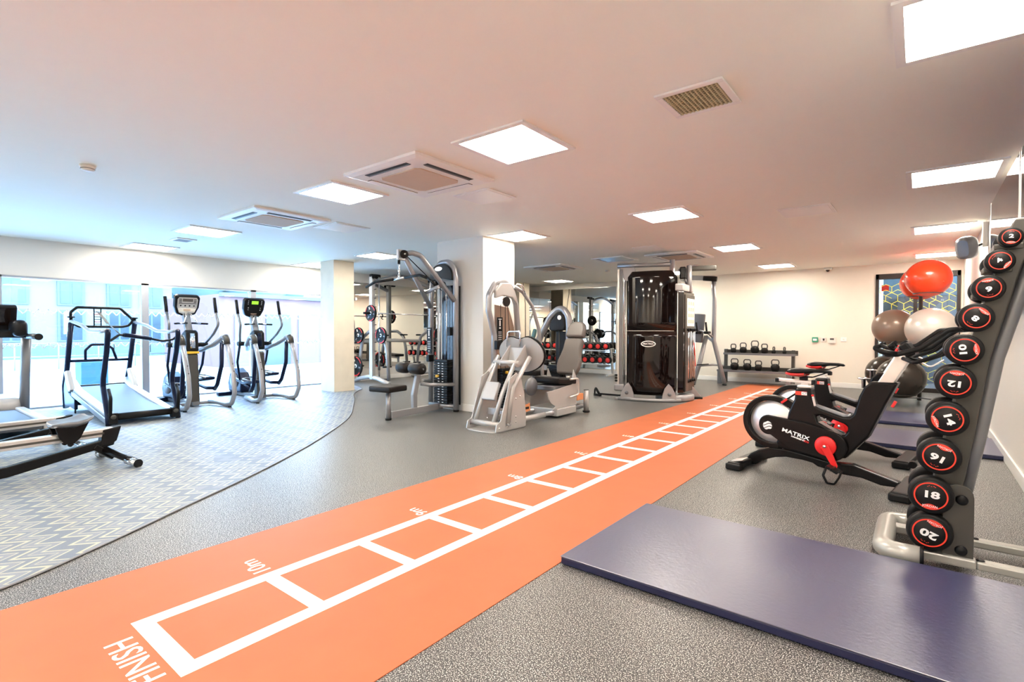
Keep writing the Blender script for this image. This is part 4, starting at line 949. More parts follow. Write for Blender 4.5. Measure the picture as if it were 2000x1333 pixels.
for xx in (-1.83, -1.345): MB().tube([P(xx, 3.44, 0.09), P(xx, 3.53, 0.48), P(xx, 3.60, 0.56), P(xx, 3.86, 0.83)], 0.027, 14, 0.08).build('link_arm', M['pale'], lg)
MB().box(P(-1.62, 3.47, 0.44), (0.20, 0.05, 0.22), Matrix.Rotation(R(-25), 3, 'X')).build('link_cover', M['pale'], lg, 0.01)
MB().box(P(-1.62, 3.52, 0.20), (0.12, 0.08, 0.08)).build('weight_link', M['silver'], lg, 0.006)
MB().cyl(P(-1.79, 3.73, 0.765), P(-1.40, 3.73, 0.765), 0.028, 14).build('cross_tube', M['pale'], lg)
for xx in (-1.685, -1.455):
    MB().prism([P(xx, 3.69, 0.73), P(xx, 3.71, 0.79), P(xx, 3.90, 0.98), P(xx, 3.97, 0.75), P(xx, 3.86, 0.72), P(xx, 3.74, 0.71)], (0.016, 0, 0)).build('plate_gusset', M['pale'], lg, 0.004)
MB().prism([P(-1.67, 3.84, 0.72), P(-1.44, 3.84, 0.72), P(-1.44, 3.89, 0.94), P(-1.67, 3.89, 0.94)], (0, 0.012, 0)).build('plate_web', M['pale'], lg)
# kidney shaped foot plate, leaning away
def kidney(a, b, n=44):
    o_ = []
    for i in range(n):
        t = 2*math.pi*i/n; x = math.cos(t)*a; z = math.sin(t)*b; x *= 1+0.06*math.cos(t)**2
        if z > 0: z -= 0.16*b*math.exp(-(x/(0.30*a))**2)*1.5
        o_.append((x, z))
    return o_
q = Matrix.Rotation(R(14), 3, 'X')
for a, b, y0, th, nm, mm in ((0.335, 0.250, 0.012, 0.030, 'foot_plate_rim', M['rubber']), (0.322, 0.237, -0.004, 0.016, 'foot_plate', M['pale'])):
    pts = [P(-1.575, 3.985, 0.865)+q@Vector((x, y0, z)) for x, z in kidney(a, b)]
    MB().prism(pts, q@Vector((0, th, 0)), smooth=True).build(nm, mm, lg)
MB().tube([P(-1.74, 3.915, 0.95), P(-1.74, 3.93, 1.14), P(-1.54, 3.93, 1.14), P(-1.54, 3.915, 0.95)], 0.011, 12, 0.04).build('plate_handle', M['chrome'], lg)
# seat, back and headrest
MB().pad(P(-1.60, 4.80, 0.47), (0.42, 0.46, 0.095), Matrix.Rotation(R(-5), 3, 'X'), 0.35).build('seat', M['darkpad'], lg)
ql = Matrix.Rotation(R(-52+14), 3, 'X')
bk_ = MB(); c0 = P(-1.60, 5.05, 0.55)
outl = [(-0.155, 0.0), (0.155, 0.0), (0.185, 0.10), (0.190, 0.20), (0.165, 0.29), (0.150, 0.38), (0.150, 0.52), (0.135, 0.55), (-0.135, 0.55), (-0.150, 0.52), (-0.150, 0.38), (-0.165, 0.29), (-0.190, 0.20), (-0.185, 0.10)]
lean = Vector((0, 0.42, 0.91)).normalized(); nb = Vector((0, 0.91, -0.42)).normalized()
bk_.prism([c0+Vector((x, 0, 0))+lean*s_ for x, s_ in outl], nb*0.085); bk_.build('backrest', M['pad'], lg, 0.028)
hd = MB(); outl = [(-0.145, 0.565), (0.145, 0.565), (0.150, 0.60), (0.148, 0.70), (0.12, 0.78), (0.06, 0.815), (-0.06, 0.815), (-0.12, 0.78), (-0.148, 0.70), (-0.150, 0.60)]
hd.prism([c0+Vector((x, 0, 0))+lean*s_-nb*0.01 for x, s_ in outl], nb*0.085); hd.build('headrest', M['pad'], lg, 0.028)
MB().bar(c0+nb*0.11-lean*0.05, c0+nb*0.11+lean*0.70, 0.06, 0.04, (0, 1, 0)).build('back_support', M['pale'], lg, 0.006)
for xx in (-1.83, -1.41):
    side = [P(xx, 4.44, 0.13), P(xx, 5.02, 0.13), P(xx, 5.06, 0.45), P(xx, 4.95, 0.62), P(xx, 4.90, 0.42), P(xx, 4.50, 0.38)]+[P(xx, 4.60-0.30*math.sin(R(a)), 0.38-0.26*math.cos(R(a))+0.03) for a in (80, 60, 40, 20)]
    MB().prism(side, (0.014, 0, 0)).build('seat_side_plate', M['pale'], lg, 0.004)
MB().b2(P(-1.85, 4.50, 0.03), P(-1.37, 4.98, 0.13)).build('seat_carriage', M['pale'], lg, 0.012)
MB().b2(P(-1.78, 4.52, 0.36), P(-1.44, 4.98, 0.42)).build('seat_bracket', M['steelgrey'], lg, 0.01)
MB().lathe([(0.0001, -0.02), (0.115, -0.02), (0.12, 0), (0.115, 0.02), (0.0001, 0.02)], P(-1.66, 4.32, 0.42), 'X', 30).build('cam_disc', M['steelgrey'], lg)
for xx in (-1.345, -1.86): MB().tube([P(xx, 4.78, 0.50), P(xx+0.0, 4.98, 0.50), P(xx, 5.0, 0.28), P(xx, 4.76, 0.26)], 0.013, 12, 0.05).build('side_handle', M['alu'], lg)
MB().lathe([(0.02, 0), (0.022, 0.02), (0.0001, 0.024)], P(-1.37, 4.76, 0.52), (0, 0, 1), 14).build('adjust_knob', M['offwhite'], lg)
for xx in (-1.44, -1.76):
    MB().cyl(P(xx, 3.76, 0.075), P(xx, 4.30, 0.075), 0.034, 16).build('rail', M['pale'], lg)
    MB().cyl(P(xx, 4.30, 0.075), P(xx, 5.22, 0.075), 0.027, 16).build('rail', M['silver'], lg)
for xx in (-1.38, -1.84):
    pst = MB().cyl(P(xx, 5.26, 0.02), P(xx, 5.26, 0.31), 0.036, 16).build('end_post', M['pale'], lg)
    MB().cyl(P(xx, 5.26, 0), P(xx, 5.26, 0.022), 0.05, 16).build('foot', M['rubber'], pst); MB().cyl(P(xx, 5.26, 0.31), P(xx, 5.26, 0.318), 0.037, 16).build('post_cap', M['rackgrey'], pst)
MB().cyl(P(-1.84, 5.26, 0.085), P(-1.38, 5.26, 0.085), 0.028, 14).build('end_tube', M['pale'], lg)
lbp = MB().box(P(-1.64, 4.06, 0.135), (0.006, 0.42, 0.10), Matrix.Rotation(R(8), 3, 'X')).build('reflection_plate', M['orange'], lg, 0.002)  # orange reflection modelled as a coloured plate
lbt = MB()
for i in range(5): lbt.box(P(-1.635, 4.14+i*0.022, 0.155), (0.004, 0.015, 0.03))
lbt.build('reflection_marks', M['black'], lbp)  # dark marks within the orange reflection
MB().b2(P(-1.55, 5.05, 0.18), P(-1.40, 5.22, 0.27)).build('reflection_plate', M['orange'], lg, 0.006)  # second patch of reflected orange, built as a coloured box
# its weight tower, beside the pillar
MB().tube([P(-2.14, 4.14, 0.02), P(-2.14, 4.14, 1.10), P(-2.14, 4.02, 1.42), P(-2.14, 4.03, 1.62), P(-2.14, 4.16, 1.79), P(-2.14, 4.33, 1.83), P(-2.14, 4.50, 1.75), P(-2.14, 4.61, 1.52), P(-2.14, 4.66, 1.15), P(-2.14, 4.67, 0.02)], 0.040, 16, 0.12).build('tower_frame', M['silver'], lg)
MB().prism([P(-2.12, 4.10, 1.58), P(-2.12, 4.10, 1.68), P(-2.12, 4.22, 1.79), P(-2.12, 4.40, 1.80), P(-2.12, 4.53, 1.66), P(-2.12, 4.56, 1.52), P(-2.12, 4.45, 1.60), P(-2.12, 4.25, 1.62)], (0.05, 0, 0)).build('tower_cover', M['pale'], lg, 0.015)
MB().lathe([(0.0001, 0.0), (0.05, 0.0), (0.062, 0.003), (0.066, 0.010), (0.062, 0.016)], P(-2.075, 4.31, 1.545), (1, -0.2, 0), 26).build('pulley', M['darkpad'], lg)
MB().lathe([(0.066, 0.0), (0.072, 0.006), (0.066, 0.012)], P(-2.078, 4.31, 1.545), (1, -0.2, 0), 26).build('pulley_ring', M['chrome'], lg)
MB().prism([P(-2.19, 4.20, 0.10), P(-2.19, 4.62, 0.10), P(-2.19, 4.62, 1.20), P(-2.19, 4.50, 1.47), P(-2.19, 4.20, 1.50)], (0.01, 0, 0)).build('tower_shroud', M['warmpanel'], lg)  # brown tint imitates orange reflected in the shroud
for y_, a in ((4.25, 4.25), (4.35, 4.35), (4.40, 4.49)): MB().cyl(P(-2.12, y_, 1.50), P(-2.12, a, 0.62), 0.004, 8).build('tower_cable', M['black'], lg)
placard(lg, P(-2.11, 4.22, 1.15), 0.085, 0.36, (0.35, 0.94, 0))
for i in range(15):
    z = 0.10+i*0.036; MB().b2(P(-2.18, 4.26, z), P(-2.09, 4.54, z+0.031)).build('weight_plate', M['black'], lg, 0.003)
MB().cyl(P(-2.09, 4.33, 0.58), P(-2.05, 4.33, 0.58), 0.020, 14).build('selector_pin', M['yellow'], lg)
MB().b2(P(-2.11, 4.10, 0.90), P(-2.05, 4.18, 1.02)).build('cup_clip', M['black'], lg, 0.01)
MB().tube([P(-2.10, 4.52, 1.76), P(-2.06, 4.66, 1.70), P(-2.02, 4.84, 1.50), P(-2.0, 4.96, 1.20), P(-1.98, 5.02, 0.75), P(-1.95, 5.02, 0.10)], 0.027, 14, 0.15).build('swing_arm', M['silver'], lg)
MB().b2(P(-2.17, 4.62, 0.03), P(-1.85, 4.70, 0.09)).build('link_beam', M['silver'], lg, 0.006); MB().b2(P(-2.17, 4.12, 0.03), P(-1.80, 4.20, 0.09)).build('link_beam', M['silver'], lg, 0.006)
MB().tube([P(-2.05, 4.51, 1.79), P(-2.02, 4.60, 1.78), P(-2.02, 4.66, 1.66)], 0.014, 10, 0.03).build('spring_link', M['chrome'], lg)

# ---- seated machine behind the leg press
O = (-2.75, 6.4); P = off(O)
sm = thing('seated_weight_machine', 'silver arched weight machine with an oval badge, behind the leg press seat', 'gym machine', (*O, 0))
MB().tube([P(-3.12, 6.4, 0.03), P(-3.14, 6.4, 0.62), P(-2.98, 6.4, 1.05), P(-2.76, 6.4, 1.40), P(-2.60, 6.4, 1.53), P(-2.48, 6.4, 1.52), P(-2.39, 6.4, 1.38), P(-2.375, 6.4, 1.15), P(-2.375, 6.4, 0.03)], 0.060, 16, 0.15).build('frame', M['silver'], sm)
c_ = MB().prism([P(-2.76, 6.33, 1.19), P(-2.72, 6.33, 1.30), P(-2.64, 6.33, 1.41), P(-2.55, 6.33, 1.48), P(-2.45, 6.33, 1.42), P(-2.42, 6.33, 1.22), P(-2.45, 6.33, 1.16), P(-2.60, 6.33, 1.15), P(-2.70, 6.33, 1.15)], (0, 0.12, 0)).build('top_cover', M['darkpad'], sm, 0.02)
MB().lathe([(0.0001, 0.004), (0.036, 0.003), (0.040, 0)], P(-2.53, 6.326, 1.38), 'Y', 26).build('emblem', M['white'], c_)
MB().b2(P(-2.66, 6.42, 0.05), P(-2.44, 6.44, 1.14)).build('rear_shroud', M['darkpad'], sm)
for x_ in (-2.72, -2.62, -2.55): MB().cyl(P(x_, 6.36, 0.6), P(x_, 6.36, 1.16), 0.008, 8).build('guide_rod', M['rackgrey'], sm)
for i in range(13): MB().b2(P(-2.76, 6.30, 0.10+i*0.036), P(-2.50, 6.41, 0.131+i*0.036)).build('weight_plate', M['black'], sm, 0.003)
for a in (-3.12, -2.375): MB().cyl(P(a, 6.4, 0), P(a, 6.4, 0.022), 0.055, 14).build('foot', M['rubber'], sm)
MB().bar(P(-3.12, 6.4, 0.06), P(-2.38, 6.4, 0.06), 0.06, 0.06).build('base_beam', M['silver'], sm, 0.006); MB().bar(P(-2.75, 5.75, 0.06), P(-2.75, 6.4, 0.06), 0.06, 0.06).build('base_beam', M['silver'], sm, 0.006)
MB().pad(P(-2.78, 5.95, 0.45), (0.36, 0.40, 0.09), None, 0.35).build('seat', M['darkpad'], sm); MB().cyl(P(-2.78, 5.95, 0.06), P(-2.78, 5.95, 0.42), 0.035, 14).build('seat_post', M['silver'], sm)
MB().pad(P(-3.03, 6.28, 1.09), (0.07, 0.07, 0.20), Matrix.Rotation(R(18), 3, 'Y'), 0.4).build('arm_pad', mat('teal_grip', (0.12, 0.25, 0.26), 0.5), sm)
MB().tube([P(-2.93, 6.2, 0.30), P(-2.95, 6.15, 0.55), P(-2.86, 6.1, 0.62), P(-2.76, 6.1, 0.62)], 0.02, 10, 0.04).build('lever', M['black'], sm)
MB().cyl(P(-2.80, 6.08, 0.62), P(-2.60, 6.08, 0.60), 0.03, 12).build('grip', M['black'], sm)

# ---- cable tower
ct = thing('cable_tower', 'tall glossy black multi-station cable tower with silver frame beside the track', 'gym machine', (-1.6, 6.75, 0), R(18))
def shroud(x0, x1, z0, z1, bulge, yb, name, cham=0.07, side=1):
    m = MB(); n = 22; t_ = []
    rowz = [z0, z0+cham*1.6, z1-cham*1.2, z1]
    vs = []; 
    for zi, z in enumerate(rowz):
        ins = cham if (zi == 0 and side < 0) or (zi == 3 and side > 0) else 0
        for i in range(n+1):
            u = i/n; x = x0+ins+(x1-x0-2*ins)*u; y = yb-bulge*math.sin(math.pi*(0.06+0.88*((x-x0)/(x1-x0))))**0.8
            vs.append((x, y, z))
    k = n+1; fs = [(r_*k+i, r_*k+i+1, (r_+1)*k+i+1, (r_+1)*k+i) for r_ in range(3) for i in range(n)]
    m._add(vs, fs, True)
    vs2 = [(x, y+0.012, z) for x, y, z in vs]; m._add(vs2, [f[::-1] for f in fs], True)
    o_ = len(m.v)-2*len(vs); L_ = len(vs)
    for i in range(n): m.f.append([i, L_+i, L_+i+1, i+1]); m.sm.append(False); m.mi.append(0); a = 3*k+i; m.f.append([a, a+1, L_+a+1, L_+a]); m.sm.append(False); m.mi.append(0)
    for r_ in range(3):
        for e in (0, n): a = r_*k+e; b = (r_+1)*k+e; m.f.append([a, b, L_+b, L_+a]); m.sm.append(False); m.mi.append(0)
    return m.build(name, M['gloss'], ct)
sh1 = shroud(0.10, 0.90, 1.155, 2.13, 0.13, 0.10, 'upper_shroud', 0.085, 1); sh2 = shroud(0.10, 0.90, 0.10, 1.150, 0.13, 0.10, 'lower_shroud', 0.085, -1)
MB().box((0.50, -0.036, 1.1525), (0.72, 0.004, 0.006)).build('seam_strip', M['alu'], ct)
for i in range(18):
    pass
em = MB(); n = 40; a_, b_ = 0.118, 0.052
vs = [(0.46+a_*math.cos(2*math.pi*i/n), -0.034, 0.94+b_*math.sin(2*math.pi*i/n)) for i in range(n)]+[(0.46+a_*0.86*math.cos(2*math.pi*i/n), -0.034, 0.94+b_*0.72*math.sin(2*math.pi*i/n)) for i in range(n)]
em._add(vs, [(i, (i+1) % n, n+(i+1) % n, n+i) for i in range(n)]); em.text('MATRIX', face_mat((0.46, -0.0345, 0.94), (1, 0, 0), (0, 0, 1)), 0.042, 0.0004, 1.15, bold=0.001); em.build('emblem', M['white'], sh2)
MB().b2((0.12, 0.13, 0.12), (0.88, 0.60, 2.08)).build('stack_housing', M['satin'], ct, 0.02)
bt_ = MB().tube([(-0.02, 0.0, 0.03), (0.2, -0.075, 0.03), (0.48, -0.10, 0.03), (0.76, -0.075, 0.03), (0.97, 0.0, 0.03)], 0.028, 14, 0.1).build('base_tube', M['silver'], ct)
for x_, s_ in ((0.10, 1), (0.82, -1)):
    pts = [(x_-0.09*s_, -0.05, 0.03), (x_-0.07*s_, -0.05, 0.14), (x_-0.01*s_, -0.05, 0.25), (x_+0.04*s_, -0.05, 0.30), (x_+0.10*s_, -0.05, 0.22), (x_+0.13*s_, -0.05, 0.12), (x_+0.14*s_, -0.05, 0.03)]
    f_ = MB().prism([Vector(p_) for p_ in pts], (0, 0.025, 0)).build('foot_fin', M['silver'], ct, 0.006)
    MB().lathe([(0.03, 0), (0.03, 0.012), (0.0001, 0.016)], (x_+0.02*s_, -0.052, 0.13), (0, -1, 0), 16).build('fin_cap', M['steelgrey'], f_)
MB().cyl((-0.06, 0.08, 2.245), (0.80, 0.08, 2.235), 0.038, 18).build('top_tube', M['silver'], ct)
MB().cyl((0.82, 0.08, 1.86), (0.82, 0.08, 2.31), 0.042, 18).build('top_post', M['silver'], ct)
MB().prism([(-0.02, 0.06, 2.21), (0.22, 0.06, 2.21), (0.24, 0.06, 2.10), (0.14, 0.06, 1.97), (0.05, 0.06, 2.0)], (0, 0.03, 0)).build('corner_bracket', M['silver'], ct, 0.006)
# left cable column
MB().b2((-0.055, 0.03, 0.24), (-0.020, 0.09, 2.18)).build('guide_column', M['alu'], ct, 0.004); MB().b2((-0.018, 0.04, 0.24), (0.030, 0.09, 2.18)).build('guide_column', M['steelgrey'], ct, 0.004)
MB().tube([(0.052, 0.05, 0.24), (0.052, 0.05, 2.0), (0.02, 0.05, 2.15)], 0.011, 10, 0.05).build('guide_rod', M['chrome'], ct); MB().cyl((0.072, 0.07, 0.24), (0.072, 0.07, 2.1), 0.009, 10).build('guide_rod', M['chrome'], ct)
MB().b2((-0.10, 0.0, 0.15), (0.07, 0.10, 0.26)).build('lower_pulley_housing', M['silver'], ct, 0.02)
for z_ in (0.30, 0.345, 0.39): MB().b2((-0.088, 0.02, z_), (-0.045, 0.06, z_+0.034)).build('carriage_block', M['black'], ct, 0.006)
MB().b2((-0.08, -0.02, 0.0), (0.07, 0.10, 0.03)).build('base_foot', M['silver'], ct, 0.006)
# second stack on the right, with placard and cables
rs_ = MB().prism([(0.915, 0.05, 0.14), (1.0, 0.13, 0.14), (1.15, 0.72, 0.14), (0.915, 0.72, 0.14)], (0, 0, 1.66)).build('right_shroud', M['gloss'], ct, 0.015)
MB().prism([(0.87, 0.03, 1.80), (1.0, 0.10, 1.80), (1.14, 0.60, 1.80), (0.87, 0.60, 1.80)], (0, 0, 0.12)).build('right_head', M['pale'], ct, 0.02)
MB().cyl((1.07, 0.43, 1.80), (1.07, 0.43, 2.245), 0.045, 18).build('right_post', M['silver'], ct)
dd = Vector((0.15, 0.59, 0)).normalized(); nn = Vector((dd.y, -dd.x, 0)); q = Matrix((dd, Vector((0, 0, 1)), nn)).transposed(); c0 = Vector((1.0, 0.13, 0))
def fp(u, z, d): return c0+dd*u+nn*d+Vector((0, 0, z))
MB().box(fp(0.33, 0.95, 0.006), (0.54, 1.60, 0.012), q).build('placard_backing', M['rackgrey'], ct, 0.004)
pc = MB().box(fp(0.36, 1.46, 0.0145), (0.42, 0.46, 0.005), q).build('instruction_placard', M['white'], ct, 0.002)
g = MB()
for i in range(4):
    for j in range(3): g.box(fp(0.24+j*0.12, 1.31+i*0.10, 0.0175), (0.07, 0.06, 0.001), q)
g.build('printed_figures', mat('grey_green_print', (0.42, 0.47, 0.30), 0.6), pc)
MB().box(fp(0.33, 0.75, 0.014), (0.46, 0.90, 0.004), q).build('cable_window', M['pad'], ct)
for i, u_ in enumerate((0.16, 0.30, 0.42, 0.52)):
    MB().cyl(fp(u_, 0.32, 0.035), fp(u_, 1.15, 0.035), 0.011, 10).build('guide_rod', M['alu' if i % 2 else 'chrome'], ct)
    for z_ in (1.15, 0.30): MB().cyl(fp(u_, z_, 0.035), fp(u_, z_+0.045, 0.035), 0.020, 12).build('rod_collar', M['black'], ct)
MB().bar(fp(0.57, 0.55, 0.04), fp(0.47, 0.95, 0.04), 0.012, 0.025).build('red_strap', M['ringred'], ct)
MB().box(fp(0.12, 0.37, 0.022), (0.14, 0.42, 0.02), q).build('storage_pocket', M['pad'], ct, 0.004)
bb_ = MB().lathe([(0.30, 0), (0.31, 0.02), (0.31, 0.09), (0.28, 0.11)], (0.86, 0.36, 0.0), 'Z', 40).build('rear_base_ring', M['silver'], ct)
MB().b2((0.86, 0.55, 0.0), (1.30, 0.68, 0.03)).build('side_foot', M['rubber'], ct, 0.01)
MB().prism([(1.02, 0.60, 0.03), (1.28, 0.60, 0.03), (1.20, 0.60, 0.14), (1.10, 0.60, 0.24)], (0, 0.03, 0)).build('side_fin', M['silver'], ct, 0.006)
MB().box((0.98, 0.42, 2.10), (0.10, 0.5, 0.20)).build('pulley_beam', M['satin'], ct, 0.02)
MB().tube([(0.92, 0.30, 2.18), (1.0, 0.34, 2.02), (1.04, 0.46, 1.94)], 0.022, 12, 0.05).build('pulley_arm', M['silver'], ct)
MB().lathe([(0.0001, -0.01), (0.05, -0.01), (0.045, 0), (0.05, 0.01), (0.0001, 0.01)], (0.94, 0.22, 2.08), 'X', 22).build('pulley', M['black'], ct)
MB().b2((1.08, 0.46, 2.16), (1.50, 0.58, 2.24)).build('chin_up_arm', M['rackgrey'], ct, 0.02)
# strap handle lying on the floor
sh = thing('strap_handle', 'black strap handle lying on the floor left of the cable tower', 'handle', (-2.08, 6.96, 0))
MB().tube([(0.0, 0.0, 0.012), (-0.05, 0.01, 0.075), (-0.10, 0.03, 0.13), (-0.14, 0.06, 0.12), (-0.15, 0.07, 0.015)], 0.014, 10, 0.04, sq=1.8).build('strap_loop', M['rubber'], sh)
MB().bar((-0.16, 0.07, 0.022), (0.02, -0.01, 0.022), 0.035, 0.035).build('grip', M['black'], sh, 0.01); MB().bar((0.0, 0.0, 0.045), (0.44, -0.10, 0.06), 0.035, 0.03).build('webbing', M['black'], sh, 0.004)

# ---- chin and dip station
O = (-1.2, 10.2); P = off(O)
cd_ = thing('chin_dip_station', 'silver chin-up and dip station with black back pad, behind the cable tower', 'gym machine', (*O, 0))
MB().tube([P(-1.15, 10.25, 2.24), P(-1.15, 10.22, 2.05), P(-1.12, 10.2, 1.85), P(-1.13, 10.2, 0.95), P(-1.02, 10.25, 0.45), P(-0.93, 10.3, 0.04)], 0.046, 14, 0.12).build('main_upright', M['silver'], cd_)
MB().tube([P(-1.29, 10.2, 1.05), P(-1.38, 10.1, 0.50), P(-1.49, 10.0, 0.02)], 0.046, 14, 0.1).build('front_leg', M['silver'], cd_)
MB().bar(P(-1.29, 10.2, 1.05), P(-1.13, 10.2, 0.92), 0.05, 0.05).build('brace', M['silver'], cd_, 0.006)
MB().tube([P(-1.45, 10.02, 0.40), P(-1.15, 10.22, 0.43), P(-0.95, 10.3, 0.42)], 0.02, 10, 0.06).build('step_bar', M['silver'], cd_); MB().bar(P(-1.42, 10.0, 0.43), P(-1.20, 10.1, 0.45), 0.05, 0.015).build('step_grip', M['rubber'], cd_)
MB().pad(P(-1.45, 10.15, 1.22), (0.26, 0.07, 0.62), Matrix.Rotation(R(6), 3, 'Y'), 0.35).build('back_pad', M['steelgrey'], cd_)
MB().tube([P(-1.13, 10.2, 1.0), P(-1.22, 10.05, 1.12), P(-1.38, 10.05, 1.16)], 0.022, 12, 0.05).build('dip_arm', M['silver'], cd_)
for x_ in (-1.22, -1.42): MB().cyl(P(x_, 10.02, 1.12), P(x_-0.01, 9.98, 1.34), 0.020, 12).build('dip_grip', M['rubber'], cd_); MB().pad(P(x_, 10.06, 1.12), (0.09, 0.24, 0.06), None, 0.4).build('elbow_pad', M['black'], cd_)
MB().bar(P(-1.62, 10.2, 2.32), P(-1.12, 10.25, 2.28), 0.07, 0.10).build('top_beam', M['silver'], cd_, 0.012); MB().tube([P(-1.35, 10.18, 2.29), P(-1.08, 10.22, 2.26)], 0.055, 14).build('chin_grip', M['rubber'], cd_)
for x_, y_ in ((-1.49, 10.0), (-0.93, 10.3)): MB().cyl(P(x_, y_, 0), P(x_, y_, 0.022), 0.045, 14).build('foot', M['rubber'], cd_)

# ---- red-ended dumbbells in front of the back mirrors
O = (-5.0, 10.9); P = off(O)
dk = thing('two_tier_dumbbell_rack', 'pale two-tier rack full of red-ended dumbbells in front of the back mirrors', 'dumbbell rack', (*O, 0))
for z_, nm in ((0.66, 'shelf'), (0.31, 'shelf')):
    s = MB().b2(P(-6.45, 10.66, z_-0.03), P(-3.86, 10.70, z_)).build('shelf_rail', M['pale'], dk, 0.004); MB().b2(P(-6.45, 10.92, z_+0.02), P(-3.86, 10.96, z_+0.05)).build('shelf_rail', M['pale'], dk, 0.004)
for x_ in (-6.40, -5.16, -3.90):
    MB().b2(P(x_-0.03, 10.64, 0.0), P(x_+0.03, 11.0, 0.05)).build('foot_beam', M['pale'], dk, 0.006); MB().bar(P(x_, 10.98, 0.03), P(x_, 10.84, 0.70), 0.05, 0.06, (0, 1, 0)).build('rack_post', M['pale'], dk, 0.006)
def rdb():
    t = thing('dumbbell', 'x', 'dumbbell', (0, 0, 0), 0, 'red-ended dumbbells on the back rack'); r_ = 0.092
    for y0 in (0.0, 0.20): MB().lathe([(r_*0.75, 0), (r_*0.95, 0.008), (r_, 0.02), (r_, 0.075), (r_*0.9, 0.09), (0.02, 0.09)], (0, y0, 0), 'Y', 24).build('head', M['rubber'], t)
    MB().cyl((0, 0.08, 0), (0, 0.22, 0), 0.016, 12).build('handle', M['chrome'], t)
    f = MB().lathe([(0.0001, -0.002), (r_*0.66, -0.002), (r_*0.70, 0.004)], (0, 0, 0), 'Y', 24).build('red_end_plate', M['red'], t)
    MB()._add([(-0.022, -0.0028, 0.024), (-0.022, -0.0028, -0.024), (0.03, -0.0028, 0)], [(0, 1, 2)]).build('arrow_print', M['ringred'], f)
    return t
pr_ = rdb(); first = True
ordn = ['first', 'second', 'third', 'fourth', 'fifth', 'sixth', 'seventh', 'eighth', 'ninth', 'tenth', 'eleventh']
for z_, tier, x0 in ((0.755, 'top', -3.98), (0.405, 'lower', -3.92)):
    for i in range(11):
        x = x0-i*0.222; lb = 'red-ended dumbbell, %s from the right on the %s tier of the back rack' % (ordn[i], tier)
        if first: o = pr_; o.location = (x, 10.72, z_); o['label'] = lb; first = False
        else: dup(pr_, (x, 10.72, z_), 0, lb)

# ---- smith machine
O = (-6.95, 6.6); P = off(O)
sk = thing('smith_machine', 'white-silver smith machine with arched top in front of the side wall mirrors', 'gym machine', (*O, 0))
for y_ in (5.76, 7.45):
    MB().b2(P(-7.0, y_-0.045, 0.10), P(-6.90, y_+0.045, 2.32)).build('upright', M['pale'], sk, 0.008)
    hl = MB()
    for i in range(8): hl.cyl(P(-6.899, y_-0.0, 0.55+i*0.20), P(-6.895, y_, 0.55+i*0.20), 0.009, 8)
    MB().b2(P(-6.995, y_-0.05, 2.30), P(-6.90, y_+0.20, 2.37)).build('top_cap', M['black'], sk, 0.02)
    for dy in (-0.035, 0.045): MB().lathe([(0.0001, -0.015), (0.035, -0.015), (0.038, 0), (0.035, 0.015), (0.0001, 0.015)], P(-6.86, y_+dy, 2.30), 'X', 20).build('roller', M['black'], sk)
    gx = -6.82
    MB().cyl(P(gx, y_+0.08, 0.16), P(gx, y_+0.08, 2.30), 0.015, 12).build('guide_rod', M['chrome'], sk); MB().cyl(P(gx, y_+0.08, 0.30), P(gx, y_+0.08, 0.48), 0.024, 12).build('spring_stop', M['rackgrey'], sk)
    for i in range(9): MB().cyl(P(-6.90, y_+0.02, 0.52+i*0.19), P(-6.84, y_+0.02, 0.52+i*0.19), 0.009, 8).build('safety_peg', M['rackgrey'], sk)
    MB().tube([P(-7.62, y_+0.02, 0.03), P(-7.40, y_+0.02, 0.10), P(-7.05, y_, 0.155), P(-6.75, y_, 0.12), P(-6.35, y_-0.02, 0.03)], 0.045, 14, 0.3).build('base_arch', M['pale'], sk)
    MB().tube([P(-7.58, y_+0.10, 0.03), P(-7.50, y_+0.10, 0.70), P(-7.42, y_+0.10, 1.00), P(-7.18, y_+0.10, 1.14), P(-6.92, y_+0.10, 1.14), P(-6.68, y_+0.10, 1.00), P(-6.58, y_+0.10, 0.70), P(-6.52, y_+0.10, 0.08)], 0.036, 14, 0.15).build('side_arch', M['silver'], sk)
MB().tube([P(-7.46, 5.86, 0.92), P(-7.46, 6.6, 0.93), P(-7.46, 7.55, 0.90)], 0.040, 12).build('connecting_beam', M['pale'], sk)
arc_ = [P(-6.95, 5.78+1.65*i/12, 2.18+0.20*math.sin(math.pi*i/12)) for i in range(13)]
MB().tube(arc_, 0.045, 12, sq=1.0).build('top_arch', M['silver'], sk)
bz = 1.52
br = MB().cyl(P(-6.78, 5.45, bz), P(-6.78, 7.80, bz), 0.014, 14).build('bar', M['chrome'], sk)
for a, b in ((5.42, 5.72), (7.52, 7.82)): MB().cyl(P(-6.78, a, bz), P(-6.78, b, bz), 0.024, 14).build('bar_sleeve', M['black'], sk)
for y_ in (5.88, 7.38): MB().tube([P(-6.78, y_, bz), P(-6.74, y_, bz-0.05), P(-6.80, y_, bz-0.07)], 0.012, 8).build('lock_hook', M['black'], sk)
for y_ in (5.86, 7.55):
    for x_, z_ in ((-7.44, 1.05), (-6.66, 1.05), (-7.54, 0.36), (-6.56, 0.38)):
        MB().cyl(P(x_, y_-0.12, z_), P(x_, y_+0.10, z_), 0.018, 10).build('storage_peg', M['black'], sk)
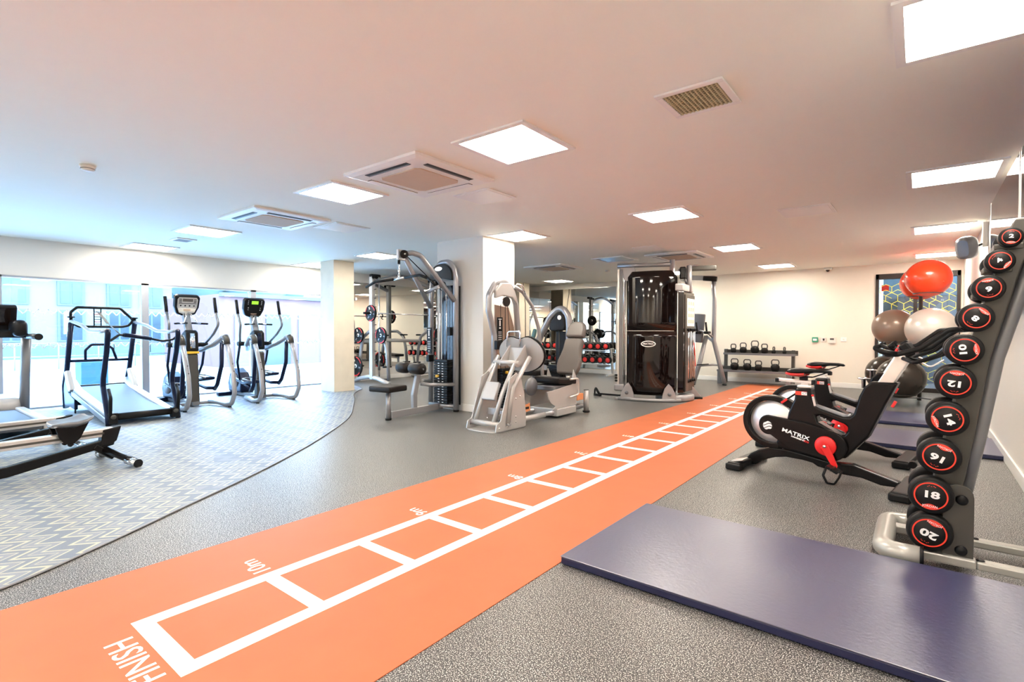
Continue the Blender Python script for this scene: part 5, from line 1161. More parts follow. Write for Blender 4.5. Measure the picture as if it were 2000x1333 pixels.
def plate_disc(loc, r_, label, axis='Y'):
    t = thing('weight_disc', label, 'weight plate', loc, 0, 'black weight discs with red rims')
    MB().lathe([(0.026, -0.018), (r_*0.45, -0.018), (r_*0.50, -0.010), (r_*0.78, -0.010), (r_*0.82, -0.022), (r_*0.97, -0.022), (r_, -0.012), (r_, 0.012), (r_*0.97, 0.022), (r_*0.82, 0.022), (r_*0.78, 0.010), (r_*0.5, 0.010), (r_*0.45, 0.018), (0.026, 0.018)], (0, 0, 0), axis, 36).build('disc', M['rubber'], t)
    MB().lathe([(0.02, -0.020), (0.038, -0.020), (0.038, 0.020), (0.02, 0.020)], (0, 0, 0), axis, 18).build('hub', M['chrome'], t)
    for k in range(3):
        a0 = 120*k+20; pts = []
        for j in range(9): a = R(a0+60*j/8); pts.append((r_*0.96*math.cos(a), -0.0235, r_*0.96*math.sin(a)))
        for j in range(9): a = R(a0+60-60*j/8); pts.append((r_*0.86*math.cos(a), -0.0235, r_*0.86*math.sin(a)))
        MB()._add(pts, [(j, j+1, 17-j-1, 17-j) for j in range(8)]).build('red_arc', M['red'], t)
        MB().box((r_*0.64*math.cos(R(a0-30)), -0.012, r_*0.64*math.sin(R(a0-30))), (r_*0.30, 0.004, r_*0.14), Matrix.Rotation(-R(a0-30), 3, 'Y')).build('grip_slot', M['offwhite'] if k == 1 else M['steelgrey'], t)
    return t
wd = plate_disc((-6.78, 5.60, bz), 0.175, 'weight disc on the near end of the smith machine bar')
for loc, lb, r_ in (((-6.78, 7.66, bz), 'weight disc on the far end of the smith bar, seen through the lat pulldown', 1), ((-7.44, 5.76, 1.05), 'weight disc on the upper peg next to the concrete column', 1), ((-6.66, 5.77, 1.05), 'weight disc on the upper peg right of the near smith upright', 1),
                    ((-7.54, 5.76, 0.36), 'large weight disc low down beside the concrete column', 1.3), ((-6.56, 7.46, 0.38), 'weight disc on the lower far peg behind the thigh rollers', 1.25), ((-6.66, 7.46, 1.05), 'weight disc on the upper far peg of the smith machine', 1)):
    o = dup(wd, loc, 0, lb)
    if r_ != 1: o.scale = (r_, 1, r_)

# ---- flat bench in the free weight area
O = (-5.2, 9.0); P = off(O)
fb = thing('flat_bench', 'flat dark padded bench standing between the smith machine and the back mirrors', 'bench', (*O, 0), R(20))
MB().pad((0, 0, 0.43), (1.15, 0.28, 0.07), None, 0.3).build('bench_pad', M['darkpad'], fb)
MB().bar((-0.5, 0, 0.36), (0.5, 0, 0.36), 0.06, 0.06).build('spine', M['silver'], fb, 0.006)
for x_ in (-0.45, 0.45): MB().bar((x_, 0, 0.34), (x_*1.1, 0, 0.05), 0.06, 0.06, (0, 1, 0)).build('leg', M['silver'], fb, 0.006); MB().box((x_*1.1, 0, 0.03), (0.07, 0.50, 0.05)).build('foot_bar', M['silver'], fb, 0.006)
# ================================================================ CARDIO MACHINES BY THE WINDOWS
def make_elliptical(variant):
    # local +x points to the window, user stands at -x end
    t = thing('elliptical_trainer', 'x', 'exercise machine', (0, 0, 0), R(180), 'elliptical trainers by the window')
    for s_ in (1, -1):
        y = 0.30*s_
        lp_ = MB().tube([(0.45, y*0.75, 0.05), (0.25, y*0.9, 0.055), (0.02, y, 0.035), (-0.16, y, 0.06), (-0.26, y, 0.22), (-0.22, y, 0.50), (-0.10, y, 0.80), (-0.01, y, 0.99)], 0.033, 14, 0.10).build('rear_loop', M['silver'], t)
        for i in range(6): MB().box((-0.245+i*0.012+0.001, y-0.0, 0.55+i*0.035), (0.012, 0.012, 0.014)).build('side_print', M['rackgrey'], lp_) if i in (0, 3) else None
        MB().tube([(-0.01, y, 0.985), (0.03, y, 1.045), (0.10, y, 1.05), (0.16, y, 1.02), (0.34, y*0.85, 0.93), (0.55, y*0.5, 0.84)], 0.042, 12, 0.05, sq=0.75).build('upper_arm', M['silver'], t)
        MB().tube([(-0.03, y, 0.94), (-0.01, y, 1.02), (0.03, y, 1.06)], 0.044, 14, 0.03).build('pivot_cap', M['rackgrey'], t)
        MB().cyl((0.02, y-0.05, 0.97), (0.02, y+0.05, 0.97), 0.030, 16).build('pivot_bolt', M['chrome'], t)
        # swinging link and pedal beam
        ph = 0.0 if s_ > 0 else 0.10
        MB().tube([(0.05, y*0.86, 0.97), (0.07, y*0.86, 0.62), (0.12+ph, y*0.86, 0.27+ph*0.6), (0.22+ph, y*0.86, 0.17+ph*0.8)], 0.030, 12, 0.08).build('swing_link', M['navy'], t)
        MB().tube([(0.20+ph, y*0.80, 0.19+ph*0.8), (0.50, y*0.7, 0.26), (0.95, y*0.6, 0.33), (1.20, y*0.4, 0.30)], 0.026, 12, 0.08).build('pedal_beam', M['navy'], t)
        pc = (0.36+ph, y*0.62, 0.30+ph*1.0)
        pe = MB().pad(pc, (0.36, 0.14, 0.05), Matrix.Rotation(R(8), 3, 'Y'), 0.4).build('pedal', M['navy'], t)
        MB().tube([(pc[0]-0.17, pc[1]-0.06, pc[2]+0.03), (pc[0]+0.16, pc[1]-0.065, pc[2]+0.05), (pc[0]+0.185, pc[1], pc[2]+0.06), (pc[0]+0.16, pc[1]+0.065, pc[2]+0.05), (pc[0]-0.17, pc[1]+0.06, pc[2]+0.03)], 0.012, 8, 0.03).build('pedal_rim', M['steelgrey'], pe)
        # moving handle
        dx = 0.10 if s_ > 0 else -0.10
        MB().tube([(0.62, y*0.80, 0.93), (0.46+dx*0.6, y*0.95, 1.10), (0.36+dx, y*1.0, 1.24), (0.45+dx, y*1.0, 1.42)], 0.019, 12, 0.08).build('moving_handle', M['steelgrey'], t)
        MB().tube([(0.45+dx, y*1.0, 1.42), (0.51+dx, y*1.0, 1.65)], 0.023, 12).build('handle_grip', M['rubber'], t)
        MB().tube([(0.62, y*0.80, 0.93), (0.72, y*0.80, 0.62), (0.80-dx, y*0.7, 0.32)], 0.019, 12, 0.05).build('lower_link', M['navy'], t)
        MB().cyl((0.62, y*0.45, 0.93), (0.62, y*0.92, 0.93), 0.036, 14).build('handle_pivot', M['black'], t)
    MB().box((0.85, 0, 0.05), (1.05, 0.10, 0.06)).build('base_beam', M['steelgrey'], t, 0.01)
    MB().box((0.45, 0, 0.045), (0.07, 0.50, 0.05)).build('cross_beam', M['silver'], t, 0.01)
    MB().box((1.36, 0, 0.04), (0.10, 0.60, 0.06)).build('front_foot', M['navy'], t, 0.015)
    hs = MB().prism([(0.95, -0.09, 0.07), (1.42, -0.09, 0.07), (1.46, -0.09, 0.22), (1.38, -0.09, 0.40), (1.20, -0.09, 0.50), (1.02, -0.09, 0.42), (0.92, -0.09, 0.24)], (0, 0.18, 0)).build('drive_housing', M['navy'], t, 0.03)
    MB().lathe([(0.0001, -0.11), (0.13, -0.11), (0.135, -0.095), (0.135, 0.095), (0.13, 0.11), (0.0001, 0.11)], (1.18, 0, 0.28), 'Y', 30).build('crank_disc', M['steelgrey'], t)
    MB().prism([(0.36, -0.075, 0.03), (0.50, -0.075, 0.03), (0.505, -0.075, 0.45), (0.545, -0.075, 0.80), (0.42, -0.075, 0.80), (0.385, -0.075, 0.45)], (0, 0.15, 0)).build('column_shroud', M['rackgrey'], t, 0.025)
    if variant == 1:
        MB().box((0.475, 0, 0.815), (0.145, 0.165, 0.035)).build('yellow_collar', M['yellow'], t, 0.008)
    MB().prism([(0.42, -0.085, 0.83), (0.56, -0.085, 0.83), (0.63, -0.085, 1.10), (0.50, -0.085, 1.16), (0.44, -0.085, 1.12)], (0, 0.17, 0)).build('bottle_cage', M['black'], t, 0.02)
    MB().cyl((0.435, 0, 0.88), (0.455, 0, 1.10), 0.042, 20).build('bottle_holder', M['chrome' if variant == 1 else 'navy'], t)
    MB().bar((0.55, 0, 1.08), (0.68, 0, 1.40), 0.10, 0.06, (1, 0, -0.4)).build('console_mast', M['steelgrey'], t, 0.012)
    for s_ in (1, -1):
        MB().tube([(0.63, s_*0.02, 1.42), (0.53, s_*0.05, 1.36), (0.50, s_*0.09, 1.26), (0.50, s_*0.20, 1.25)], 0.010, 10, 0.03).build('rest_bracket', M['chrome'], t)
    MB().tube([(0.55, -0.03, 1.26), (0.47, -0.23, 1.25), (0.44, -0.20, 1.25)], 0.014, 10, 0.03).build('fixed_handle', M['rubber'], t)
    MB().tube([(0.55, 0.03, 1.26), (0.47, 0.23, 1.25), (0.44, 0.20, 1.25)], 0.014, 10, 0.03).build('fixed_handle', M['rubber'], t)
    # console, tilted towards the user
    q = Matrix.Rotation(R(-18), 3, 'Y'); c = Vector((0.66, 0, 1.55))
    def cp(y, z, d=0.0): return c+q@Vector((-0.045-d, y, z))
    o1 = [(-0.15, 0.15), (0.15, 0.15), (0.175, 0.11), (0.17, -0.04), (0.13, -0.15), (0.06, -0.175), (-0.06, -0.175), (-0.13, -0.15), (-0.17, -0.04), (-0.175, 0.11)]
    cs = MB().prism([cp(y, z, -0.09) for y, z in o1], q@Vector((-0.09, 0, 0))).build('console', M['black'], t, 0.02)
    if variant == 1:
        MB().prism([cp(y*0.80, z*0.80, 0.001) for y, z in o1], q@Vector((-0.004, 0, 0))).build('console_face', M['alu'], cs)
        MB().prism([cp(y, z, 0.006) for y, z in ((-0.07, 0.10), (0.07, 0.10), (0.07, 0.055), (-0.07, 0.055))], q@Vector((-0.003, 0, 0))).build('display', M['pad'], cs)
        for i in range(3):
            for s_ in (-1, 1): MB().prism([cp(s_*0.10+dy, 0.09-i*0.022+dz, 0.006) for dy, dz in ((-0.018, -0.006), (0.018, -0.006), (0.018, 0.006), (-0.018, 0.006))], q@Vector((-0.003, 0, 0))).build('button', M['rackgrey'], cs)
        MB().prism([cp(y, z, 0.006) for y, z in ((-0.12, 0.03), (0.12, 0.03), (0.12, 0.022), (-0.12, 0.022))], q@Vector((-0.002, 0, 0))).build('trim_line', M['black'], cs)
        for i in range(4): MB().lathe([(0.012, 0), (0.010, 0.005), (0.0001, 0.006)], cp(-0.09+i*0.06, -0.01, 0.005), q@Vector((-1, 0, 0)), 12).build('button', M['black'], cs)
        MB().prism([cp(y, z, 0.006) for y, z in ((-0.12, -0.045), (0.12, -0.045), (0.11, -0.105), (-0.11, -0.105))], q@Vector((-0.003, 0, 0))).build('lower_panel', M['offwhite'], cs)
        MB().prism([cp(y, z, 0.010) for y, z in ((-0.05, -0.06), (0.05, -0.06), (0.045, -0.09), (-0.045, -0.09))], q@Vector((-0.003, 0, 0))).build('label_patch', M['tan'], cs)
    else:
        MB().prism([cp(y, z, 0.002) for y, z in ((-0.055, 0.115), (0.055, 0.115), (0.055, 0.06), (-0.055, 0.06))], q@Vector((-0.003, 0, 0))).build('display', M['lcd'], cs)
        for i in range(3):
            for s_ in (-1, 1): MB().lathe([(0.007, 0), (0.006, 0.004), (0.0001, 0.005)], cp(s_*0.11, 0.115-i*0.028, 0.001), q@Vector((-1, 0, 0)), 10).build('button', M['white'], cs)
        for i in range(2):
            for s_ in (-1, 1): MB().lathe([(0.008, 0), (0.007, 0.004), (0.0001, 0.005)], cp(s_*0.10, -0.005-i*0.035, 0.001), q@Vector((-1, 0, 0)), 10).build('button', M['white'], cs)
        MB().prism([cp(y, z, 0.002) for y, z in ((-0.05, -0.10), (0.05, -0.10), (0.045, -0.12), (-0.045, -0.12))], q@Vector((-0.003, 0, 0))).build('label_patch', M['warmpanel'], cs)
    for s_ in (1, -1): MB().lathe([(0.025, 0), (0.025, 0.02)], (-0.10, 0.30*s_, 0.0), 'Z', 14).build('foot_pad', M['rubber'], t)
    return t
e1 = make_elliptical(1); e1.location = (-5.84, 2.0, 0); e1['label'] = 'elliptical trainer with a pale button console and yellow collar, right of the curved treadmill'
e2 = make_elliptical(2); e2.location = (-5.92, 3.05, 0); e2['label'] = 'elliptical trainer with a dark console and green display, nearest the concrete column'

# ---- manual treadmill with resistance harness
mt = thing('manual_treadmill', 'manual treadmill with navy posts, silver rails and a resistance belt, facing the window', 'treadmill', (-5.27, 1.085, 0), R(180))
HW = 0.37
for s_ in (1, -1):
    y = HW*s_
    MB().tube([(0.0, y, 0.01), (0.02, y, 0.10), (0.20, y, 0.46), (0.19, y, 0.56), (0.04, y, 0.88), (-0.02, y, 1.10), (-0.01, y, 1.15)], 0.030, 12, 0.06).build('rear_post', M['navy'], mt)
    MB().tube([(-0.03, y*0.97, 0.12), (-0.05, y*0.97, 0.34), (0.03, y*0.97, 0.44)], 0.020, 10, 0.05).build('post_guard', M['black'], mt)
    MB().tube([(2.02, y, 0.03), (2.08, y, 0.35), (1.92, y, 0.60), (1.66, y, 1.25)], 0.033, 12, 0.08).build('front_post', M['navy'], mt)
    MB().tube([(-0.02, y, 1.15), (0.30, y, 1.13), (0.75, y, 1.14), (1.15, y, 1.22), (1.70, y, 1.28)], 0.022, 12, 0.12).build('hand_rail', M['silver'], mt)
    k_ = MB().lathe([(0.02, 0), (0.02, 0.03), (0.045, 0.035), (0.045, 0.05), (0.0001, 0.055)], (1.66, y, 1.29), 'Z', 16).build('rail_knob', M['black'], mt)
    MB().prism([(0.03, y-0.055*s_-0.05, 0.115), (1.62, y-0.055*s_-0.05, 0.33), (1.95, y-0.055*s_-0.05, 0.44), (1.95, y-0.055*s_-0.05, 0.40), (1.62, y-0.055*s_-0.05, 0.29), (0.03, y-0.055*s_-0.05, 0.07)], (0, 0.10, 0)).build('foot_rail', M['pale'], mt, 0.006)
    MB().prism([(0.03, y, 0.08), (1.62, y, 0.30), (1.62, y, 0.24), (0.03, y, 0.02)], (0, 0.02, 0)).build('side_skirt', M['steelgrey'], mt, 0.004)
    eb = MB().box((0.0, 0.33*s_, 0.09), (0.09, 0.09, 0.13)).build('roller_block', M['black'], mt, 0.008)
    MB().lathe([(0.028, 0), (0.028, 0.006), (0.0001, 0.008)], (-0.045, 0.33*s_, 0.11), (-1, 0, 0), 16).build('block_cap', M['rackgrey'], eb)
    MB().prism([(1.45, y-0.02, 0.06), (1.75, y-0.02, 0.08), (2.05, y-0.02, 0.02), (2.12, y-0.02, 0.12), (2.0, y-0.02, 0.40), (1.88, y-0.02, 0.55), (1.80, y-0.02, 0.45), (1.78, y-0.02, 0.28), (1.45, y-0.02, 0.20)], (0, 0.04, 0)).build('front_bracket', M['navy'], mt, 0.01)
    cpn = MB().prism([(1.62, y-0.03, 0.32), (1.84, y-0.03, 0.58), (1.96, y-0.03, 0.56), (1.86, y-0.03, 0.40), (1.72, y-0.03, 0.28)], (0, 0.06, 0)).build('front_cover', M['pale'], mt, 0.012)
    MB().tube([(1.50, y, 0.08), (1.50, y, 0.0)], 0.010, 8).build('levelling_foot', M['black'], mt)
bl = MB(); n = 24; pts = []
for i in range(n+1):
    u = i/n; x = 0.02+1.72*u; z = 0.125+0.225*u+0.03*math.sin(math.pi*u)*-1; pts.append((x, z))
vs = [(x, -0.275, z) for x, z in pts]+[(x, 0.275, z) for x, z in pts]+[(x, -0.275, z-0.03) for x, z in pts]+[(x, 0.275, z-0.03) for x, z in pts]; k = n+1
bl._add(vs, [(i, i+1, k+i+1, k+i) for i in range(n)]+[(2*k+i, 3*k+i, 3*k+i+1, 2*k+i+1) for i in range(n)]+[(i, 2*k+i, 2*k+i+1, i+1) for i in range(n)]+[(k+i, k+i+1, 3*k+i+1, 3*k+i) for i in range(n)]+[(0, k, 3*k, 2*k), (n, 2*k+n, 3*k+n, k+n)], False)
bl.build('running_belt', M['belt'], mt)
MB().cyl((0.0, -0.285, 0.105), (0.0, 0.285, 0.105), 0.042, 24).build('rear_roller', M['rubber'], mt)
MB().box((1.78, 0, 0.36), (0.05, 0.60, 0.02)).build('belt_end_bar', M['rackgrey'], mt, 0.004); MB().b2((1.60, -0.32, 0.10), (1.95, 0.32, 0.26)).build('drive_box', M['navy'], mt, 0.02)
MB().tube([(2.0, -HW, 0.71), (2.0+0.0, HW, 0.71)], 0.020, 12).build('cross_bar', M['navy'], mt).location = (-0.12, 0, 0)
MB().tube([(1.88, 0.17, 0.71), (1.88, 0.17, 0.86), (1.88, 0.10, 0.94), (1.88, -0.08, 0.94), (1.88, -0.15, 0.88), (1.88, -0.20, 0.71)], 0.018, 12, 0.05).build('inner_hoop', M['navy'], mt)
MB().tube([(1.68, HW, 1.29), (1.68, HW, 1.40), (1.68, 0.30, 1.47), (1.68, -0.20, 1.47), (1.68, -0.36, 1.30), (1.68, -0.30, 1.22), (1.68, -0.22, 1.20), (1.68, 0.28, 1.20), (1.68, HW, 1.26)], 0.018, 12, 0.05).build('head_hoop', M['black'], mt)
MB().tube([(1.68, -0.36, 1.30), (1.67, -HW, 1.27)], 0.018, 10).build('head_hoop', M['black'], mt)
for y in (0.03, 0.11): MB().cyl((1.68, y, 1.20), (1.68, y, 1.47), 0.008, 8).build('ladder_rail', M['black'], mt)
for i in range(6): MB().cyl((1.68, 0.03, 1.235+i*0.035), (1.68, 0.11, 1.235+i*0.035), 0.005, 8).build('ladder_rung', M['ringred' if i in (1, 4) else 'rackgrey'], mt)
hb = MB(); hp_ = [(0.10, 0.36, 1.00), (0.12, 0.30, 1.03), (0.14, 0.22, 1.09), (0.15, 0.16, 1.09)]
MB().tube(hp_, 0.022, 10, 0.04, sq=0.6).build('harness_strap', M['rubber'], mt)
MB().tube([(0.15, 0.17, 1.09), (0.16, 0.0, 1.065), (0.15, -0.12, 1.04)], 0.048, 14, 0.08, sq=0.55).build('padded_belt', M['navy'], mt)
MB().tube([(0.15, -0.12, 1.04), (0.12, -0.24, 1.01), (0.06, -0.34, 1.03), (0.02, -0.37, 1.07)], 0.022, 10, 0.06, sq=0.6).build('harness_strap', M['rubber'], mt)
MB().bar((1.66, 0.07, 1.42), (0.95, 0.13, 1.24), 0.035, 0.006).build('tether_strap', M['rackgrey'], mt); MB().cyl((0.95, 0.13, 1.24), (0.22, 0.19, 1.10), 0.006, 8).build('tether_cord', M['rackgrey'], mt)
for y, z in ((0.27, 0.98), (-0.11, 0.97)): MB().cyl((0.14, y, z), (0.14, y, z-0.10), 0.004, 8).build('hanging_cord', M['black'], mt)

# ---- motor treadmill at the left edge
tm = thing('treadmill', 'dark treadmill with a black console at the left edge of the photo, facing the window', 'treadmill', (-4.95, -0.22, 0), R(180))
MB().b2((0.0, -0.30, 0.10), (1.55, 0.30, 0.16)).build('running_belt', M['belt'], tm, 0.01)
for s_ in (1, -1):
    MB().b2((-0.02, 0.30*s_-0.045+0.045*s_, 0.06), (1.60, 0.30*s_+0.045+0.045*s_, 0.185)).build('side_rail', M['pale'], tm, 0.015)
    MB().tube([(1.68, -0.40*s_, 0.12), (1.62, -0.40*s_, 0.55), (1.48, -0.40*s_, 1.06)], 0.042, 12, 0.05, sq=1.3).build('upright', M['steelgrey'], tm)
    MB().tube([(1.50, -0.40*s_, 1.07), (1.10, -0.40*s_, 1.075), (0.80, -0.40*s_, 1.07)], 0.034, 14, 0.05).build('handrail', M['rackgrey'], tm)
    MB().cyl((0.80, -0.40*s_, 1.07), (0.775, -0.40*s_, 1.07), 0.039, 16).build('handrail_cap', M['black'], tm)
    MB().pad((1.30, -0.30*s_, 1.17), (0.34, 0.14, 0.20), None, 0.42).build('cup_housing', M['black'], tm)
MB().pad((1.95, 0, 0.19), (0.62, 0.82, 0.24), None, 0.40).build('motor_hood', M['pale'], tm)
MB().box((1.38, 0, 1.10), (0.16, 0.78, 0.09)).build('console_base', M['black'], tm, 0.02)
cs = MB().box((1.46, 0, 1.30), (0.08, 0.62, 0.32), Matrix.Rotation(R(-20), 3, 'Y')).build('console', M['black'], tm, 0.02)
MB().box((1.415, 0, 1.31), (0.006, 0.50, 0.22), Matrix.Rotation(R(-20), 3, 'Y')).build('screen', M['gloss'], cs)
for s_ in (1, -1): MB().cyl((0.05, 0.33*s_, 0.0), (0.05, 0.33*s_, 0.07), 0.03, 12).build('foot', M['rubber'], tm); MB().cyl((1.9, 0.33*s_, 0.0), (1.9, 0.33*s_, 0.10), 0.03, 12).build('foot', M['rubber'], tm)

# ---- rowing machines; local +y runs to the seat end
def make_rower():
    t = thing('rowing_machine', 'x', 'rowing machine', (0, 0, 0), 0, 'rowing machines on the left')
    MB().prism([(-0.030, -1.9, 0.245), (-0.030, -0.05, 0.245), (-0.030, 0.02, 0.315), (-0.030, -1.9, 0.315)], (0.060, 0, 0)).build('rail', M['alu'], t, 0.006)
    for s_ in (-1, 1): MB().b2((s_*0.033-0.003, -1.9, 0.268), (s_*0.033+0.003, -0.09, 0.285)).build('rail_groove', M['rackgrey'], t)
    MB().prism([(-0.036, -0.10, 0.305), (-0.036, 0.035, 0.322), (-0.036, 0.0, 0.20), (-0.036, -0.06, 0.16), (-0.036, -0.12, 0.17)], (0.072, 0, 0)).build('end_cap', M['black'], t, 0.008)
    MB().prism([(-0.030, 0.0, 0.235), (-0.030, -0.02, 0.165), (-0.030, -0.70, 0.045), (-0.030, -1.6, 0.02), (-0.030, -1.6, 0.09), (-0.030, -0.70, 0.125)], (0.060, 0, 0)).build('lower_beam', M['satin'], t, 0.008)
    ft = MB().bar((0.0, -0.16, 0.175), (0.0, -0.02, 0.06), 0.075, 0.05, (0, 1, 0)).build('rear_strut', M['satin'], t, 0.008)
    MB().tube([(-0.02, -0.10, 0.15), (0.20, 0.0, 0.065), (0.30, 0.02, 0.045)], 0.034, 12, 0.05, sq=0.8).build('rear_leg', M['satin'], t); MB().tube([(0.02, -0.10, 0.15), (-0.20, 0.0, 0.065), (-0.30, 0.02, 0.045)], 0.034, 12, 0.05, sq=0.8).build('rear_leg', M['satin'], t)
    for s_ in (-1, 1):
        f_ = MB().tube([(s_*0.22, 0.0, 0.052), (s_*0.34, 0.02, 0.036)], 0.036, 14, sq=0.9).build('foot_sleeve', M['chrome'], t); MB().cyl((s_*0.34, 0.02, 0.036), (s_*0.352, 0.022, 0.036), 0.035, 16).build('foot_cap', M['black'], f_)
    # contoured seat
    sh = []
    st = MB(); secs = [(-0.135, 0.055, 0.385, 0.012), (-0.115, 0.115, 0.402, 0.035), (-0.06, 0.145, 0.412, 0.050), (0.0, 0.150, 0.410, 0.052), (0.06, 0.150, 0.420, 0.048), (0.10, 0.140, 0.432, 0.036), (0.125, 0.10, 0.434, 0.014)]
    vs = []; n = 20
    for y, hw, zt, th in secs:
        for k in range(n):
            a = 2*math.pi*k/n; ca_, sa_ = math.cos(a), math.sin(a); x = hw*math.copysign(abs(ca_)**0.7, ca_); vs.append((x, y, zt-th/2+th/2*math.copysign(abs(sa_)**0.7, sa_)+0.02*(x/hw)**2))
    st._add(vs, [(i*n+k, i*n+(k+1) % n, (i+1)*n+(k+1) % n, (i+1)*n+k) for i in range(len(secs)-1) for k in range(n)]+[tuple(range(n))[::-1], tuple(range((len(secs)-1)*n, len(secs)*n))], True)
    so = st.build('seat', M['steelgrey'], t); so.location = (0, -0.31, 0)
    for s_ in (-1, 1):
        MB().prism([(s_*0.062, -0.12, 0.375), (s_*0.062, 0.10, 0.395), (s_*0.062, 0.04, 0.27), (s_*0.062, 0.0, 0.235), (s_*0.062, -0.06, 0.235), (s_*0.062, -0.10, 0.30)], (0.012, 0, 0)).build('seat_carriage', M['satin'], so, 0.004)
        MB().cyl((s_*0.045, -0.02, 0.228), (s_*0.062, -0.02, 0.228), 0.018, 12).build('seat_roller', M['black'], so)
    # flywheel end
    MB().lathe([(0.0001, -0.09), (0.24, -0.09), (0.26, -0.06), (0.26, 0.06), (0.24, 0.09), (0.0001, 0.09)], (0, -2.05, 0.32), 'X', 36).build('flywheel_housing', M['satin'], t)
    MB().b2((-0.30, -2.2, 0.0), (0.30, -2.12, 0.06)).build('front_foot', M['satin'], t, 0.01)
    MB().bar((0, -2.0, 0.45), (0, -1.75, 0.95), 0.04, 0.05, (0, 1, 0)).build('monitor_arm', M['satin'], t, 0.006); MB().box((0, -1.74, 0.98), (0.22, 0.04, 0.16), Matrix.Rotation(R(15), 3, 'X')).build('monitor', M['black'], t, 0.01)
    for s_ in (-1, 1): MB().box((s_*0.14, -1.55, 0.28), (0.12, 0.10, 0.32), Matrix.Rotation(R(-40), 3, 'X')).build('footrest', M['black'], t, 0.012)
    MB().cyl((-0.24, -1.70, 0.50), (0.24, -1.70, 0.50), 0.015, 12).build('pull_handle', M['rubber'], t)
    return t
rw = make_rower(); rw.location = (-3.12, 0.235, 0); rw.rotation_euler = (0, 0, R(8)); rw['label'] = 'rowing machine at the left edge with its grey seat and silver rail, the nearer one'
r2_ = dup(rw, (-4.2, 0.13, 0), R(8), 'rowing machine behind the nearer one, in front of the left treadmill')
for ch in r2_.children:
    if ch.name.startswith('seat'): ch.location.y -= 0.75

# ================================================================ STREET BEYOND THE GLASS
M['pave'] = mat('pale_paving', (0.42, 0.45, 0.46), 0.8, var=0.1)
M['stone'] = mat('pale_stone_facade', (0.14, 0.135, 0.115), 0.8, var=0.05)
M['stone2'] = mat('dark_stone_band', (0.08, 0.09, 0.09), 0.8, var=0.05)  # darker stone tone for cornice, plinth, surrounds, eaves and trunks
M['swin'] = mat('street_window_glass', (0.03, 0.042, 0.048), 0.25, var=0.3, vscale=1.5)
M['brick'] = mat('pink_red_cladding', (0.13, 0.062, 0.065), 0.7, var=0.05)
M['grass'] = mat('pale_verge_grass', (0.075, 0.10, 0.095), 0.9, var=0.2)
o = MB().b2((-90, -60, -0.45), (XW-0.25, 90, -0.35)).build('street_ground', M['pave']); tag(o, kind='structure')
o = MB().b2((XW-0.9, -8, -0.35), (XW-0.16, 14, -0.02)).build('outer_sill', M['pave']); tag(o, kind='structure')
def facade():
    t = thing('stone_building', 'pale stone building with paired windows across the street behind the treadmills', 'building', (-34, 0, -0.35))
    MB().b2((-8, -22, 0), (0, 11.0, 14)).build('wall', M['stone'], t)
    MB().b2((-0.0, -22, 4.35), (0.35, 11.2, 4.75)).build('cornice', M['stone2'], t, 0.05); MB().b2((0, -22, 0.0), (0.15, 11.1, 0.7)).build('plinth', M['stone2'], t)
    for yc in (-12, -7.8, -3.4, 0.4, 3.75, 6.15, 8.3, 9.9):
        for z0, z1 in ((1.0, 2.5), (2.9, 4.15) if False else (2.95, 4.05), (5.2, 6.8)):
            w_ = 0.62 if yc < 6 else 0.5
            fo = MB().b2((0.0, yc-w_-0.08, z0-0.1), (0.08, yc+w_+0.08, z1+0.1)).build('window', M['stone2'], t)
            for s_ in (-1, 1): MB().b2((0.085, yc+s_*w_/2-w_/2+0.05, z0), (0.10, yc+s_*w_/2+w_/2-0.05, z1)).build('pane', M['swin'], fo)
    return t
facade()
rb_ = thing('pink_shed', 'low pink-red clad building with pale doors across the street, seen through the right window bay', 'building', (-20, 8, -0.35))
MB().b2((-6, 0.0, 0), (0, 12, 3.0)).build('wall', M['brick'], rb_); MB().b2((0, 0, 2.9), (0.25, 12, 3.05)).build('eaves', M['stone2'], rb_)
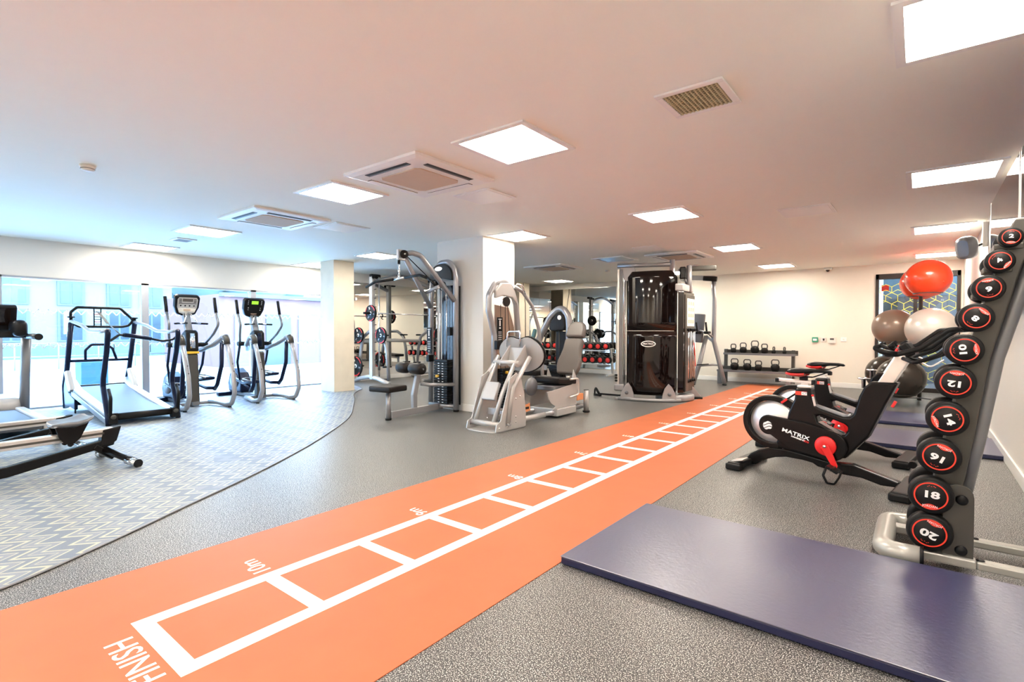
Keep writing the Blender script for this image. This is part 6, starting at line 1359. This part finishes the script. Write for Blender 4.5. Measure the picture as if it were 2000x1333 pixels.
for y0, y1, mm in ((0.6, 1.7, 'frost'), (1.9, 3.0, 'swin'), (3.4, 4.4, 'frost'), (5.2, 8.0, 'frost')): MB().b2((0.0, y0, 0), (0.06, y1, 2.2)).build('door_leaf', M[mm] if mm == 'swin' else M['stone'], rb_)
for i, (x, y, h_, r_) in enumerate(((-46, 19, 9, 4.2), (-50, 27, 11, 5.0), (-44, 34, 8, 4.0), (-52, 14, 10, 4.5))):
    t = thing('street_tree', ('bluish tree mass across the street behind the %s elliptical trainer' % ('left' if i % 2 else 'right')), 'tree', (x, y, -0.35), 0, 'trees across the street')
    t['label'] = 'pale hazy trees across the street behind the elliptical trainers'
    MB().cyl((0, 0, 0), (0, 0, h_*0.5), 0.3, 10).build('trunk', M['stone2'], t)
    c = MB(); random.seed(i)
    for k in range(9): c.ball((random.uniform(-1, 1)*r_*0.5, random.uniform(-1, 1)*r_*0.6, h_*0.62+random.uniform(-1, 1)*r_*0.4), r_*random.uniform(0.35, 0.55), 14)
    c.build('crown', M['grass'], t)
o = MB().b2((-12.8, 1.95, -0.35), (-12.3, 2.45, 0.45)).build('street_cabinet', mat('blue_street_cabinet', (0.01, 0.05, 0.12), 0.5), bevel=0.02); tag(o, 'blue utility cabinet on the pavement outside the left window bay', 'utility cabinet')
rl = thing('street_railing', 'thin grey railing along the far pavement outside the windows', 'railing', (-24, 0, -0.35))
for z in (0.5, 1.0): MB().cyl((0, -10, z), (0, 7.5, z), 0.025, 8).build('rail', M['steelgrey'], rl)
for i in range(15): MB().cyl((0, -10+i*1.25, 0), (0, -10+i*1.25, 1.0), 0.025, 8).build('railing_post', M['steelgrey'], rl)
tl = thing('traffic_light', 'traffic light showing green across the street, beside the manual treadmill', 'traffic light', (-24.5, 4.15, -0.35))
MB().cyl((0, 0, 0), (0, 0, 2.2), 0.05, 10).build('pole', M['offwhite'], tl); MB().b2((-0.1, -0.14, 1.35), (0.1, 0.14, 2.25)).build('signal_head', M['steelgrey'], tl, 0.02)
MB().lathe([(0.10, 0), (0.09, 0.02), (0.0001, 0.03)], (0.10, 0, 1.52), 'X', 16).build('green_lamp', mat('lit_green_lamp', (0.1, 0.8, 0.6), 0.4, emit=(0.05, 1.0, 0.7), es=8.0), tl)
